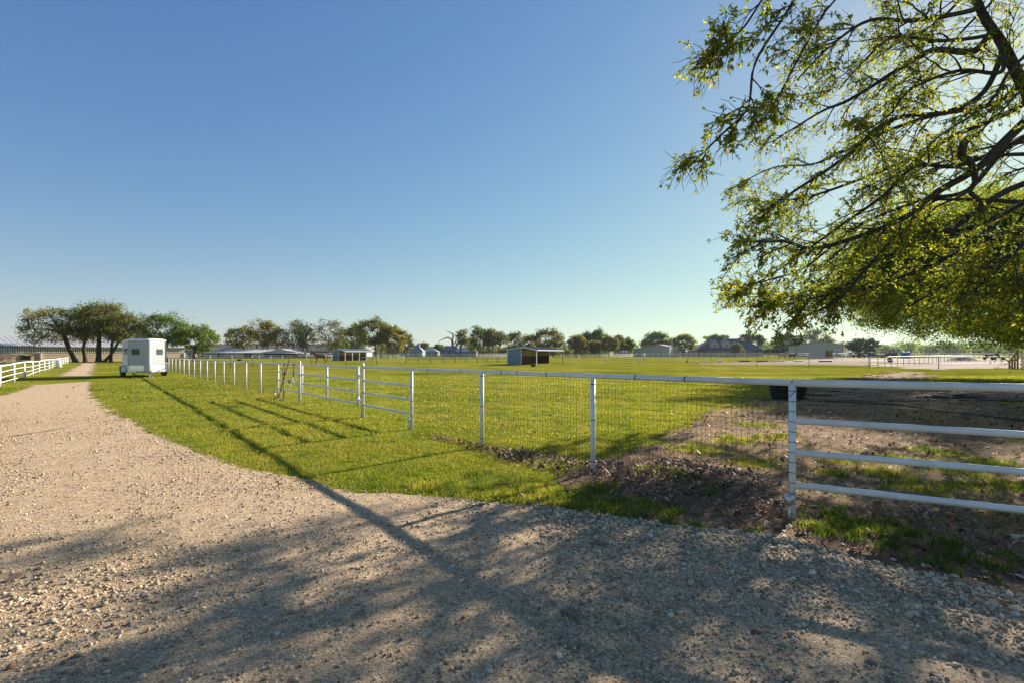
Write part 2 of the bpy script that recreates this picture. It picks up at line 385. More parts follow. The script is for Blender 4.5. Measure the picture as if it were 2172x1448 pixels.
def road_mat():
    m, nt, out = newmat('gravel'); co = coords(nt)
    p = N(nt, 'ShaderNodeBsdfPrincipled', Roughness=.9); p.inputs['Specular IOR Level'].default_value = .2
    mid = noise(nt, co, .7, 5, .6); fine = noise(nt, co, 9, 5, .7)
    vf = noise(nt, co, 60, 4, .75); vvf = noise(nt, co, 190, 3, .7)
    v = N(nt, 'ShaderNodeTexVoronoi', Scale=95.0); v.inputs['Randomness'].default_value = 1.0
    wco = nt.nodes.new('ShaderNodeVectorMath'); wco.operation = 'ADD'
    nn_ = N(nt, 'ShaderNodeTexNoise', Scale=70.0, Detail=2); nt.links.new(co, nn_.inputs['Vector'])
    sc_ = nt.nodes.new('ShaderNodeVectorMath'); sc_.operation = 'SCALE'; sc_.inputs[3].default_value = .012
    nt.links.new(nn_.outputs['Color'], sc_.inputs[0]); nt.links.new(co, wco.inputs[0]); nt.links.new(sc_.outputs[0], wco.inputs[1]); nt.links.new(wco.outputs[0], v.inputs['Vector'])
    sep = nt.nodes.new('ShaderNodeSeparateColor'); nt.links.new(v.outputs['Color'], sep.inputs[0])
    stone = ramp(nt, sep.outputs[0], [(0, (0.24, 0.177, 0.113)), (.4, (0.466, 0.348, 0.216)), (.75, (0.635, 0.48, 0.298)), (1, (0.875, 0.683, 0.452))])
    dust = ramp(nt, fine, [(.3, (0.41, 0.28, 0.16)), (.7, (0.707, 0.503, 0.297))])
    k = ramp(nt, mid, [(.35, (.2,) * 3), (.65, (.65,) * 3)])
    v3 = noise(nt, co, 22, 5, .8)
    c = mixc(nt, k, dust, stone)
    c = mixc(nt, 1.0, c, ramp(nt, v3, [(.35, (.66, .65, .64)), (.5, (1,) * 3), (.7, (1.25,) * 3)]), 'MULTIPLY')
    c = mixc(nt, 1.0, c, ramp(nt, vf, [(.34, (.45, .43, .41)), (.5, (1.0,) * 3), (.68, (1.4,) * 3)]), 'MULTIPLY')
    c = mixc(nt, 1.0, c, ramp(nt, vvf, [(.36, (.55, .53, .51)), (.5, (1,) * 3), (.64, (1.35,) * 3)]), 'MULTIPLY')
    nt.links.new(c, p.inputs['Base Color'])
    b = bump(nt, vf, .9, .014); b = bump(nt, vvf, .8, .006, b); b = bump(nt, math_(nt, 'SUBTRACT', 1.0, v.outputs['Distance']), .35, .006, b); b = bump(nt, fine, .5, .02, b)
    nt.links.new(b, p.inputs['Normal']); nt.links.new(p.outputs[0], out.inputs[0]); return m
M['gravel'] = road_mat()
def dirt_mat(name, c1, c2, c3, sc=1.0):
    m, nt, out = newmat(name); co = coords(nt)
    p = N(nt, 'ShaderNodeBsdfPrincipled', Roughness=.95); p.inputs['Specular IOR Level'].default_value = .1
    mid = noise(nt, co, .8 * sc, 6, .65); fine = noise(nt, co, 11 * sc, 6, .7); vf = noise(nt, co, 45 * sc, 3, .7)
    c = ramp(nt, mid, [(.3, c1), (.55, c2), (.75, c3)])
    c = mixc(nt, 1.0, c, ramp(nt, fine, [(.3, (.5, .5, .5)), (.7, (1.3, 1.3, 1.3))]), 'MULTIPLY')
    c = mixc(nt, 1.0, c, ramp(nt, vf, [(.3, (.6, .6, .6)), (.7, (1.2, 1.2, 1.2))]), 'MULTIPLY')
    nt.links.new(c, p.inputs['Base Color'])
    b = bump(nt, fine, 1.0, .05); b = bump(nt, vf, .8, .015, b)
    nt.links.new(b, p.inputs['Normal']); nt.links.new(p.outputs[0], out.inputs[0]); return m
M['dirt'] = dirt_mat('dirt', (0.212, 0.121, 0.065), (0.374, 0.224, 0.124), (0.524, 0.341, 0.194))
M['sand'] = dirt_mat('sand', (0.255, 0.163, 0.102), (0.34, 0.226, 0.147), (0.415, 0.284, 0.19), .35)
M['red_dirt'] = dirt_mat('red_dirt', (0.169, 0.0975, 0.0585), (0.247, 0.15, 0.091), (0.325, 0.215, 0.137), .35)

gnd = MB().add([(-4000, -200, 0), (4000, -200, 0), (4000, 6000, 0), (-4000, 6000, 0)], [(0, 1, 2, 3)])
tag(obj('ground', gnd, M['pasture']), kind='structure')

def sheet_h(poly, X, Y, z0, amp, ragged, seed):
    s = sdist(poly, X, Y)
    sr = s + (fbm(X * 1.6, Y * 1.6, seed) - .5) * ragged + (fbm(X * 6, Y * 6, seed + 5) - .5) * ragged * .7
    rel = np.clip(-sr / .6, 0, 1)
    return np.where(sr < 0, z0 + amp * rel * fbm(X * .9, Y * .9, seed + 9) + amp * .6 * rel * fbm(X * 5, Y * 5, seed + 12, 3), 0.0)
def road_h(X, Y): return sheet_h(ROAD, X, Y, .010, .022, .28, 21)
def dirt_h(X, Y): return sheet_h(DIRT, X, Y, .004, .04, .55, 31)
def sheet(name, mat, poly, x0, x1, y0, y1, step, z0, amp, ragged, seed, extra=None):
    xs = np.arange(x0, x1 + 1e-6, step); ys = np.arange(y0, y1 + 1e-6, step)
    XX, YY = np.meshgrid(xs, ys); nx, ny = len(xs), len(ys)
    s = sdist(poly, XX, YY)
    sr = s + (fbm(XX * 1.6, YY * 1.6, seed) - .5) * ragged + (fbm(XX * 6, YY * 6, seed + 5) - .5) * ragged * .7
    rel = np.clip(-sr / .6, 0, 1)
    Z = z0 + amp * rel * fbm(XX * .9, YY * .9, seed + 9) + amp * .6 * rel * fbm(XX * 5, YY * 5, seed + 12, 3)
    XX = XX + (vn(XX * 20, YY * 20, seed + 3) - .5) * step * .7; YY = YY + (vn(XX * 21, YY * 19, seed + 4) - .5) * step * .7
    idx = np.arange(nx * ny).reshape(ny, nx)
    keep = (sr[:-1, :-1] < 0) & (sr[1:, 1:] < 0) & (sr[1:, :-1] < 0) & (sr[:-1, 1:] < 0)
    q = np.stack([idx[:-1, :-1], idx[:-1, 1:], idx[1:, 1:], idx[1:, :-1]], -1)[keep]
    V = np.stack([XX, YY, Z], -1).reshape(-1, 3)
    used = np.unique(q); remap = np.full(nx * ny, -1); remap[used] = np.arange(len(used))
    return V[used], remap[q]
def joinVF(*vf):
    V = []; Fs = []; o = 0
    for v, f in vf: V.append(v); Fs.append(f + o); o += len(v)
    return np.concatenate(V), np.concatenate(Fs)
near = sheet('a', None, ROAD, -9.5, 6.6, .6, 14.0, .055, .010, .022, .28, 21)
farp = sheet('b', None, ROAD, -24, -5, 14.05, 34, .16, .010, .0, .35, 22)
farq = sheet('c', None, ROAD, -90, -20, 34.1, 84, .5, .010, .0, .5, 23)
left = sheet('d', None, ROAD, -24, -9.6, .6, 14.0, .2, .010, .01, .3, 24)
lane = sheet('e', None, [(-95, 79), (-40, 79), (-40, 84), (-95, 84)], -96, -39, 78, 85, .6, .012, 0, .8, 25)
tag(obj('gravel_road', mesh_np('gravel_road', *joinVF(near, farp, farq, left, lane), smooth=True), M['gravel']), kind='structure')
d1 = sheet('a', None, DIRT, -2, 16, 2.2, 16, .06, .004, .04, .55, 31)
d2 = sheet('b', None, DIRT, 4, 50, 16.07, 44, .15, .004, .06, 4.5, 32)
tag(obj('dirt_ground', mesh_np('dirt_ground', *joinVF(d1, d2), smooth=True), M['dirt']), kind='structure')
ARENA = [G(*p) for p in ((1560, 772.5), (1700, 773), (1840, 774.5), (1900, 781), (1990, 784), (2172, 780), (2500, 780), (2500, 757.5), (2172, 758.5), (1900, 758.5), (1780, 758.5), (1690, 762), (1600, 768))]
ar = sheet('a', None, ARENA, 22, 190, 44, 175, .8, .006, 0, 6, 41)
tag(obj('sand_arena', mesh_np('sand_arena', *ar, smooth=True), M['sand']), kind='structure')
RED = [G(*p) for p in ((1470, 770), (1560, 767.5), (1700, 767), (1850, 766), (1850, 773), (1700, 773.5), (1560, 773.5), (1470, 772))]
rd = sheet('a', None, RED, 20, 80, 58, 100, .5, .012, 0, 3, 42)
tag(obj('dirt_track', mesh_np('dirt_track', *rd, smooth=True), M['red_dirt']), kind='structure')

# ------------------------------------------------------------------ ground cover
rg = np.random.default_rng(7)
def scatter(n, y0, y1, spread=1.16, pad=.8):
    Y = np.sqrt(rg.uniform(y0 * y0, y1 * y1, n)); X = rg.uniform(-1, 1, n) * (Y * spread + pad)
    return X, Y
def blades(X, Y, h, w, lean):
    g0 = np.maximum(dirt_h(X, Y), road_h(X, Y))
    n = len(X); a = rg.uniform(0, 2 * np.pi, n); b = rg.uniform(0, 2 * np.pi, n); h = h + g0
    wx_, wy_ = np.cos(a) * w / 2, np.sin(a) * w / 2
    lx, ly = np.cos(b) * lean * (h - g0), np.sin(b) * lean * (h - g0)
    z = g0 - .004
    V = np.stack([np.stack([X - wx_, Y - wy_, z], -1), np.stack([X + wx_, Y + wy_, z], -1),
                  np.stack([X - wx_ * .8 + lx * .35, Y - wy_ * .8 + ly * .35, g0 + (h - g0) * .6], -1), np.stack([X + wx_ * .8 + lx * .35, Y + wy_ * .8 + ly * .35, g0 + (h - g0) * .6], -1),
                  np.stack([X + lx, Y + ly, h], -1)], 1).reshape(-1, 3)
    o = (np.arange(n) * 5)[:, None]
    Fc = np.concatenate([o + np.array([[0, 1, 3]]), o + np.array([[0, 3, 2]]), o + np.array([[2, 3, 4]])], 0)
    return V, Fc
parts = []
for n, y0, y1, h0, h1, w in ((640000, 4.2, 9.0, .010, .030, .0050), (560000, 9.0, 16, .012, .034, .008), (380000, 16, 34, .014, .038, .016)):
    X, Y = scatter(n, y0, y1)
    d = grass_density(X, Y)
    k = rg.random(n) < d * .8
    X, Y, d = X[k], Y[k], d[k]
    cl = fbm(X * 2.2, Y * 2.2, 55)
    e = (sdist(EDGE, X, Y) < .05) | (sdist(VERGE, X, Y) < .05)
    h = rg.uniform(h0, h1, len(X)) * (.6 + 1.3 * cl ** 1.5 * 1.6) * np.where(e, 1.2, 1.0)
    parts.append(blades(X, Y, h, w * rg.uniform(.7, 1.3, len(X)), rg.uniform(.2, .9, len(X))))
Vg, Fg = joinVF(*parts)
tag(obj('grass', mesh_np('grass', Vg, Fg), LEAF['grass']), kind='stuff')

# taller tufts beside the fence line and gravel edge, weeds on the dirt
tx, ty = [], []
for k in range(420):
    poly = VERGE if k % 3 == 0 else EDGE
    p = np.array(poly); lo, hi = p.min(0), p.max(0)
    q = rg.uniform(lo, hi)
    if sdist(poly, q[:1], q[1:])[0] > 0: continue
    m = rg.integers(14, 40); tx.append(q[0] + rg.normal(0, .035, m)); ty.append(q[1] + rg.normal(0, .035, m))
for px, py, r in PATCHES:
    for j in range(int(26 * r)):
        q = rg.normal((px, py), r * .45); m = rg.integers(12, 30)
        tx.append(q[0] + rg.normal(0, .04, m)); ty.append(q[1] + rg.normal(0, .04, m))
qx, qy = scatter(1500, 4.5, 22)
qd = grass_density(qx, qy); qk = (qd > .5) & (fbm(qx * .5, qy * .5, 71) > .5)
for a_, b_ in zip(qx[qk], qy[qk]):
    m = rg.integers(14, 34); sp_ = rg.uniform(.03, .10); tx.append(a_ + rg.normal(0, sp_, m)); ty.append(b_ + rg.normal(0, sp_, m))
tx = np.concatenate(tx); ty = np.concatenate(ty)
keep = sdist(ROAD, tx, ty) > -.08; tx, ty = tx[keep], ty[keep]
Vt, Ft = blades(tx, ty, rg.uniform(.03, .09, len(tx)), rg.uniform(.004, .008, len(tx)), rg.uniform(.2, .8, len(tx)))
tag(obj('weeds', mesh_np('weeds', Vt, Ft), LEAF['weed']), kind='stuff')

# fallen leaves
def flat_leaves(X, Y, z, L, tilt):
    n = len(X); a = rg.uniform(0, 2 * np.pi, n)
    base = np.array([[-.5, 0, 0], [-.15, .24, .06], [.25, .2, .05], [.5, 0, .1], [.25, -.2, .05], [-.15, -.24, .06]])
    base = base[None] * L[:, None, None] * np.array([1, 1, 1.3])
    t = rg.normal(0, tilt, n); u = rg.normal(0, tilt, n)
    x, y, zz = base[..., 0], base[..., 1] * rg.uniform(.6, 1.2, n)[:, None], base[..., 2] * rg.choice([-.6, 1, 1.6], n)[:, None]
    z2 = zz + x * np.sin(t)[:, None] + y * np.sin(u)[:, None]
    xr = x * np.cos(a)[:, None] - y * np.sin(a)[:, None]; yr = x * np.sin(a)[:, None] + y * np.cos(a)[:, None]
    z2 = z2 - z2.min(1, keepdims=True)
    V = np.stack([xr + X[:, None], yr + Y[:, None], z2 + z[:, None]], -1).reshape(-1, 3)
    o = (np.arange(n) * 6)[:, None]
    Fc = np.concatenate([o + np.array([[0, 1, 5]]), o + np.array([[1, 2, 5]]), o + np.array([[2, 4, 5]]), o + np.array([[2, 3, 4]])], 0)
    return V, Fc
XY = [scatter(480000, 3.2, 13), scatter(260000, 13, 24)]
X = np.concatenate([q[0] for q in XY]); Y = np.concatenate([q[1] for q in XY])
n2 = fbm(X * 3.1, Y * 3.1, 8)
sl = sdist(LITTER, X, Y) + (n2 - .5) * .35
sd = sdist(DIRT, X, Y); srd = sdist(ROAD, X, Y)
pr = np.clip(-sl / .35 + .12, 0, 1) * .75
near_fence = np.exp(-np.maximum(Y - 5.4 + (X - 2.7) * .35, 0) * .9)
pr = np.maximum(pr, np.where(sd < 0, .045 + .42 * near_fence * np.clip((fbm(X * 1.3, Y * 1.3, 61) - .3) * 3, .15, 1), 0))
pr = np.where(srd < .08, np.where(srd > -.7, .006, .0012), pr)
pr = np.maximum(pr, np.where((sd > 0) & (sd < 1.2) & (srd > .1), .012, 0))
k = rg.random(len(X)) < pr * .62
X, Y, sl = X[k], Y[k], sl[k]
z = np.where(sl < 0, rg.uniform(0, .035, len(X)) * np.clip(-sl / .3, 0, 1), .012) + np.maximum(dirt_h(X, Y), road_h(X, Y)) + .004
Vl, Fl = flat_leaves(X, Y, z - np.where(sl < 0, 0, .012), np.clip(rg.lognormal(math.log(.034), .45, len(X)), .014, .09) * np.clip(Y / 9, 1, 1.6), .5)
tag(obj('fallen_leaves', mesh_np('fallen_leaves', Vl, Fl), LEAF['litter']), kind='stuff')

# loose stones
def icosa():
    t = (1 + 5 ** .5) / 2
    v = np.array([(-1, t, 0), (1, t, 0), (-1, -t, 0), (1, -t, 0), (0, -1, t), (0, 1, t), (0, -1, -t), (0, 1, -t), (t, 0, -1), (t, 0, 1), (-t, 0, -1), (-t, 0, 1)]) / math.sqrt(1 + t * t)
    f = np.array([(0, 11, 5), (0, 5, 1), (0, 1, 7), (0, 7, 10), (0, 10, 11), (1, 5, 9), (5, 11, 4), (11, 10, 2), (10, 7, 6), (7, 1, 8), (3, 9, 4), (3, 4, 2), (3, 2, 6), (3, 6, 8), (3, 8, 9), (4, 9, 5), (2, 4, 11), (6, 2, 10), (8, 6, 7), (9, 8, 1)])
    return v, f
def ico2():
    v, f = icosa(); v = [tuple(a) for a in v]; cache = {}; nf = []
    def midp(a, b):
        k = (min(a, b), max(a, b))
        if k not in cache:
            m = (np.array(v[a]) + np.array(v[b])); m /= np.linalg.norm(m); v.append(tuple(m)); cache[k] = len(v) - 1
        return cache[k]
    for a, b, c in f:
        ab, bc, ca = midp(a, b), midp(b, c), midp(c, a); nf += [(a, ab, ca), (b, bc, ab), (c, ca, bc), (ab, bc, ca)]
    return np.array(v), np.array(nf)
def stones(X, Y, z, r, base):
    bv, bf = base; n = len(X); m = len(bv)
    s = r[:, None] * np.stack([rg.uniform(.75, 1.35, n), rg.uniform(.65, 1.1, n), rg.uniform(.42, .85, n)], -1)
    jit = rg.uniform(.78, 1.18, (n, m, 1))
    V = bv[None] * jit * s[:, None, :]
    ti = rg.normal(0, .35, n); a = rg.uniform(0, 2 * np.pi, n)
    x, y, zz = V[..., 0], V[..., 1], V[..., 2]
    x, zz = x * np.cos(ti)[:, None] - zz * np.sin(ti)[:, None], x * np.sin(ti)[:, None] + zz * np.cos(ti)[:, None]
    x, y = x * np.cos(a)[:, None] - y * np.sin(a)[:, None], x * np.sin(a)[:, None] + y * np.cos(a)[:, None]
    V = np.stack([x + X[:, None], y + Y[:, None], zz + (z + s[:, 2] * .35)[:, None]], -1).reshape(-1, 3)
    Fc = (np.arange(n) * m)[:, None, None] + bf[None]
    return V, Fc.reshape(-1, 3)
def stone_mat():
    m, nt, out = newmat('stone')
    g = nt.nodes.new('ShaderNodeNewGeometry'); co = coords(nt)
    c = ramp(nt, g.outputs['Random Per Island'], [(0, (0.194, 0.148, 0.0949)), (.3, (0.374, 0.283, 0.175)), (.6, (0.525, 0.401, 0.254)), (.86, (0.645, 0.514, 0.349)), (.93, (0.78, 0.633, 0.444)), (.96, (0.407, 0.263, 0.136)), (1, (0.289, 0.141, 0.0756))])
    n1 = noise(nt, co, 60, 4, .6)
    c = mixc(nt, 1.0, c, ramp(nt, n1, [(.3, (.72,) * 3), (.7, (1.25,) * 3)]), 'MULTIPLY')
    p = N(nt, 'ShaderNodeBsdfPrincipled', Roughness=.85); p.inputs['Specular IOR Level'].default_value = .25
    nt.links.new(c, p.inputs['Base Color']); nt.links.new(bump(nt, n1, .5, .004), p.inputs['Normal'])
    nt.links.new(p.outputs[0], out.inputs[0]); return m
M['stone'] = stone_mat()
n = 1300000
X, Y = scatter(n, 1.9, 15)
sr = sdist(ROAD, X, Y) + (fbm(X * 3, Y * 3, 91) - .5) * .3
right_edge = np.exp(-np.abs(np.minimum(sr, 0)) / .9) * (X > .2)
nn = fbm(X * .8, Y * .8, 92)
left_heap = np.clip((-1.2 - X) * .6, 0, 1) * np.clip((4.6 - Y) / 1.5, 0, 1)
pr = np.clip(.30 + 1.6 * (nn - .45), .10, .7) + .8 * right_edge + .22 * left_heap
trk = .5 + .5 * np.cos((sr + .4) * 2 * np.pi / 1.9 + 1.2 * fbm(X * .3, Y * .3, 44))
pr = pr * np.where((sr > -4.2) & (Y > 6.5), .35 + .65 * trk, 1.0)
pr = np.where(sr < 0, pr, np.where(sr < .3, .14 * np.clip(1 - sr / .3, 0, 1), 0)) * np.clip(1.15 - Y / 13, .0, 1)
k = rg.random(n) < pr * .85
X, Y, re, lh = X[k], Y[k], right_edge[k], left_heap[k]
r = np.clip(rg.lognormal(math.log(.0048), .52, len(X)), .0022, .017) * (1 + .95 * re + .3 * lh) * np.clip(.85 + Y * .04, 1, 1.25)
Vs, Fs = stones(X, Y, road_h(X, Y) + r * .1, r, icosa())
n = 3500
X, Y = scatter(n, 2.0, 26); kk = sdist(ROAD, X, Y) < -.02; X, Y = X[kk], Y[kk]
Vb, Fb = stones(X, Y, road_h(X, Y) + .002, rg.uniform(.007, .017, len(X)) * np.clip(.8 + Y * .02, 1, 1.2), icosa())
V, Fa = joinVF((Vs, Fs), (Vb, Fb))
tag(obj('gravel_stones', mesh_np('gravel_stones', V, Fa, smooth=True), M['stone']), kind='stuff')
# ------------------------------------------------------------------ front pipe fence and gate
FU = np.array((-1.610, 1.866)); FS = np.linalg.norm(FU); FUn = FU / FS; FN = np.array((-FUn[1], FUn[0]))
FP0 = np.array((2.70, 4.66))
def fp(k, off=0.0): return FP0 + FU * k + FN * off
def top_z(k): return float(np.interp(k, [0, 1, 3, 6, 21], [1.335, 1.31, 1.275, 1.235, 1.16]))
PR = .032
def post(parent, x, y, z1, r=PR, cap=False, mat='white_pipe', z0=-.1):
    mb = MB()
    if cap: mb.lathe([(r, z0), (r, z1 - .02), (r * .8, z1 + .01), (r * .3, z1 + .03)], (x, y, 0), 14)
    else: mb.tube([(x, y, z0), (x, y, z1)], r, 14)
    return obj('post', mb, M[mat], parent, True, True)
def rail(parent, a, b, r, mat='white_pipe', name='rail', n=12):
    return obj(name, MB().tube([a, b], r, n), M[mat], parent, True, True)
def mesh_wire(parent, k0, k1, rows=12, zt=1.24):
    mb = MB(); off = -.04
    nv = int(round((k1 - k0) * FS / .056))
    for i in range(nv + 1):
        k = k0 + (k1 - k0) * i / nv; p = fp(k, off); j = random.uniform(-.006, .006)
        zt2 = top_z(k) - .05
        mb.tube([(p[0], p[1], .02), (p[0] + j, p[1], zt2 * .5), (p[0], p[1], zt2)], .0018, 3, False)
    for r_ in range(rows):
        pts = []
        for i in range(int((k1 - k0) * 6) + 1):
            k = k0 + i / 6; p = fp(k, off - .002); pts.append((p[0], p[1], .03 + r_ * (top_z(k) - .09) / (rows - 1) + random.uniform(-.004, .004)))
        mb.tube(pts, .0020, 4, False)
    return obj('wire_mesh', mb, M['wire'], parent, True)
def ring(mb, c, axis, r, w):
    c = Vector(c); axis = Vector(axis).normalized()
    mb.tube([c - axis * w / 2, c + axis * w / 2], r, 14)
random.seed(3)

p0 = fp(0)
fr = thing('pipe_fence', 'white pipe fence with wire mesh turning into open rails at the right edge', 'fence', (p0[0], p0[1], 0))
for k in (0, 1, 2, 3): p = fp(k); post(fr, p[0], p[1], top_z(k) - .01)
p4 = fp(4); post(fr, p4[0], p4[1], top_z(4) + .09, .04, True)
CR = np.array((2.70 + 2.15, 4.66 - 1.03))                 # next post past the picture's edge
post(fr, CR[0], CR[1], 1.32)
pts = [(*fp(4), top_z(4))] + [(*fp(k), top_z(k)) for k in (3, 2, 1)] + [(*fp(0), top_z(0))]
obj('top_rail', MB().tube(pts, .033, 14), M['white_pipe'], fr, True, True)
obj('top_rail', MB().tube([(p0[0], p0[1], 1.334), (CR[0], CR[1], 1.335), (CR[0] + 2, CR[1] - .95, 1.335)], .036, 16), M['white_pipe'], fr, True, True)
for z in (.97, .665, .353):
    rail(fr, (p0[0], p0[1], z), (CR[0] + 2, CR[1] - .95, z - .045), .030, n=14)
for z in (.93, .63, .33): rail(fr, (*fp(3), z), (*fp(4), z), .027)
mesh_wire(fr, 0.02, 3)
def tie(c, axis, r, w):
    mb = MB(); ring(mb, c, axis, r, w); obj('wire_tie', mb, M['tie'], fr, True)
for k in (2.72, 2.25, 1.78, 1.62, 1.35, .72, .45): c = fp(k); tie((c[0], c[1], top_z(k)), (FUn[0], FUn[1], 0), .0365, .012)
for i in range(13): tie((p0[0], p0[1], .08 + i * .098), (.06, .02, 1), .0345, .006)
for k, zs in ((1, (1.2, .72, .16)), (2, (1.22, .7, .14)), (3, (.9, .6, .3))):
    c = fp(k)
    for z in zs: tie((c[0], c[1], z), (0, 0, 1), .0345, .010)
# loose wire end twisted at the corner post
mb = MB().tube([(p0[0] - .04, p0[1] - .01, 1.2), (p0[0] - .02, p0[1] - .04, 1.23), (p0[0] + .03, p0[1] - .035, 1.275), (p0[0] + .045, p0[1], 1.29)], .003, 5)
obj('wire_end', mb, M['wire'], fr, True)

p21 = fp(21.2); p6 = fp(6)
fl = thing('pipe_fence', 'long white pipe fence running from the metal gate back past the horse trailer', 'fence', (p6[0], p6[1], 0))
for k in range(7, 22): p = fp(k); post(fl, p[0], p[1], top_z(k) - .01, .033)
post(fl, p6[0], p6[1], top_z(6) + .1, .042, True)
obj('top_rail', MB().tube([(*fp(k), top_z(k)) for k in np.linspace(6, 21, 16)], .033, 12), M['white_pipe'], fl, True, True)
for z in (.93, .63, .33): rail(fl, (*fp(6), z), (*fp(7), z), .027)
mesh_wire(fl, 7, 21)

g0 = fp(4.12)
ga = thing('pipe_gate', 'white tubular gate with four rails between the capped posts', 'gate', (g0[0], g0[1], 0))
a, b = fp(4.12), fp(5.9)
for z in (top_z(5), .93, .63, .33): rail(ga, (a[0], a[1], z), (b[0], b[1], z), .028)
obj('upright', MB().tube([(a[0], a[1], .26), (a[0], a[1], top_z(4) + .02)], .034, 12), M['white_pipe'], ga, True, True)
c = fp(5.0); obj('upright', MB().tube([(c[0], c[1], .30), (c[0], c[1], top_z(5))], .030, 12), M['white_pipe'], ga, True, True)
obj('upright', MB().tube([(b[0], b[1], .26), (b[0], b[1], top_z(6))], .030, 12), M['white_pipe'], ga, True, True)
for z in (.42, 1.05):
    mb = MB(); mb.tube([(a[0], a[1], z - .09), (a[0], a[1], z + .09)], .043, 12); m_ = fp(4.06); mb.box((m_[0], m_[1], z), (.11, .05, .05), math.atan2(FU[1], FU[0]))
    obj('hinge', mb, M['white_pipe'], ga, True, True)
mb = MB(); q = fp(5.93)
for i in range(6): ring(mb, (q[0], q[1], .86 + i * .012), (.2 * (-1) ** i, .1, 1), .05, .006)
obj('latch_chain', mb, M['steel'], ga, True)

# ball-topped stakes standing against three of the posts
def stake(k, off, label):
    p = fp(k, off)
    t = thing('ground_stake', label, 'stake', (p[0], p[1], 0), 0, 'ball topped stakes beside fence posts')
    obj('rod', MB().tube([(0, 0, -.05), (.004, 0, .2)], .012, 8), M['galv'], t, smooth=True)
    obj('ball_cap', MB().lathe([(.012, .165), (.034, .19), (.043, .225), (.040, .255), (.026, .275), (.010, .28)], n=16), M['galv' if k == 0 else 'white_pipe'], t, smooth=True)
stake(0.0, .085, 'grey ball-topped stake beside the corner post at the gravel edge')
stake(3.0, .07, 'white ball-topped stake beside the post right of the gate')
stake(7.02, .09, 'white ball-topped stake beside the post left of the hanging halters')

# halters and tools on the panel left of the gate
def halter(k, label, drop, white):
    p = fp(k, .05); z = top_z(k)
    t = thing('halter', label, 'halter', (p[0], p[1], z), 0, 'halters hung on the fence rail')
    u = FUn; n_ = FN
    def q(s, o, dz): return (u[0] * s + n_[0] * o, u[1] * s + n_[1] * o, dz)
    obj('lead_rope', MB().tube([q(.03, -.1, .0), q(.02, -.05, .045), q(0, 0, .03), q(.01, .01, -.15), q(-.01, .01, -.3), q(.0, .01, -drop)], .009, 6), M['rope_blue'], t, smooth=True)
    obj('lead_rope', MB().tube([q(-.02, -.1, .0), q(-.03, -.05, .045), q(-.07, 0, .03), q(-.10, .01, -.15), q(-.07, .01, -.28), q(-.04, .01, -drop)], .008, 6), M['rope_blue'], t, smooth=True)
    mb = MB()
    for i in range(9):
        a0, a1 = i / 9 * 2 * math.pi, (i + 1) / 9 * 2 * math.pi
        mb.tube([q(.07 * math.cos(a0) - .02, .02, -drop - .1 + .10 * math.sin(a0)), q(.07 * math.cos(a1) - .02, .02, -drop - .1 + .10 * math.sin(a1))], .013, 5)
    mb.tube([q(-.09, .02, -drop - .08), q(.05, .03, -drop - .1)], .012, 5)
    obj('noseband', mb, M['rope_pale'] if white else M['black_rubber'], t, smooth=True)
    obj('buckle', MB().tube([q(-.03, .04, -drop - .2), q(.0, .045, -drop - .17)], .02, 6), M['steel'], t)
    return t
halter(6.62, 'dark rope halter hanging where the two leaning tools cross', .36, False)
halter(6.2, 'dark rope halter with pale noseband hanging beside the capped post', .42, True)
t = thing('lead_rope', 'pale and dark lead rope looped over the second lowest rail', 'rope', (*fp(6.38, .04), .63))
u = FUn
obj('knot', MB().tube([(0, 0, .05), (.04 * u[0], .04 * u[1], .07), (.07 * u[0], .07 * u[1], .0), (.03 * u[0], .03 * u[1], -.05), (-.02 * u[0], -.02 * u[1], 0), (0, 0, .06)], .018, 6), M['rope_blue'], t, smooth=True)
obj('loose_end', MB().tube([(-.02 * u[0], -.02 * u[1], -.02), (-.1 * u[0], -.1 * u[1], -.02), (-.15 * u[0], -.15 * u[1], -.1), (-.14 * u[0], -.14 * u[1], -.2)], .014, 6), M['rope_pale'], t, smooth=True)
obj('loose_end', MB().tube([(.0, 0, -.05), (.02 * u[0], .02 * u[1], -.15), (.05 * u[0], .05 * u[1], -.28), (.06 * u[0], .06 * u[1], -.52)], .009, 6), M['rope_pale'], t, smooth=True)
def tool(k0, o0, k1, o1, z1, label, pale):
    a = fp(k0, o0); b = fp(k1, o1)
    t = thing('manure_fork', label, 'fork', (a[0], a[1], 0), 0, 'tools leaning on the fence')
    A = Vector((0, 0, .08)); B = Vector((b[0] - a[0], b[1] - a[1], z1))
    mid = A.lerp(B, .5)
    obj('handle', MB().tube([A, mid, B], .019, 8), M['wood_handle'], t, smooth=True)
    mb = MB(); s = FUn
    for i in range(-4, 5):
        mb.tube([(s[0] * i * .02, s[1] * i * .02, .09), (s[0] * i * .03 + FN[0] * .06, s[1] * i * .03 + FN[1] * .06, .03), (s[0] * i * .032 + FN[0] * .16, s[1] * i * .032 + FN[1] * .16, .012)], .006, 5)
    mb.bar((-s[0] * .09, -s[1] * .09, .095), (s[0] * .09, s[1] * .09, .095), .025, .02)
    obj('tines', mb, M['steel'] if pale else M['galv'], t)
tool(6.72, .16, 6.36, .04, 1.50, 'tall wooden-handled fork leaning on the fence rail by the gate', True)
tool(6.44, .18, 6.70, .045, 1.12, 'shorter fork crossing behind the tall one at the fence', False)

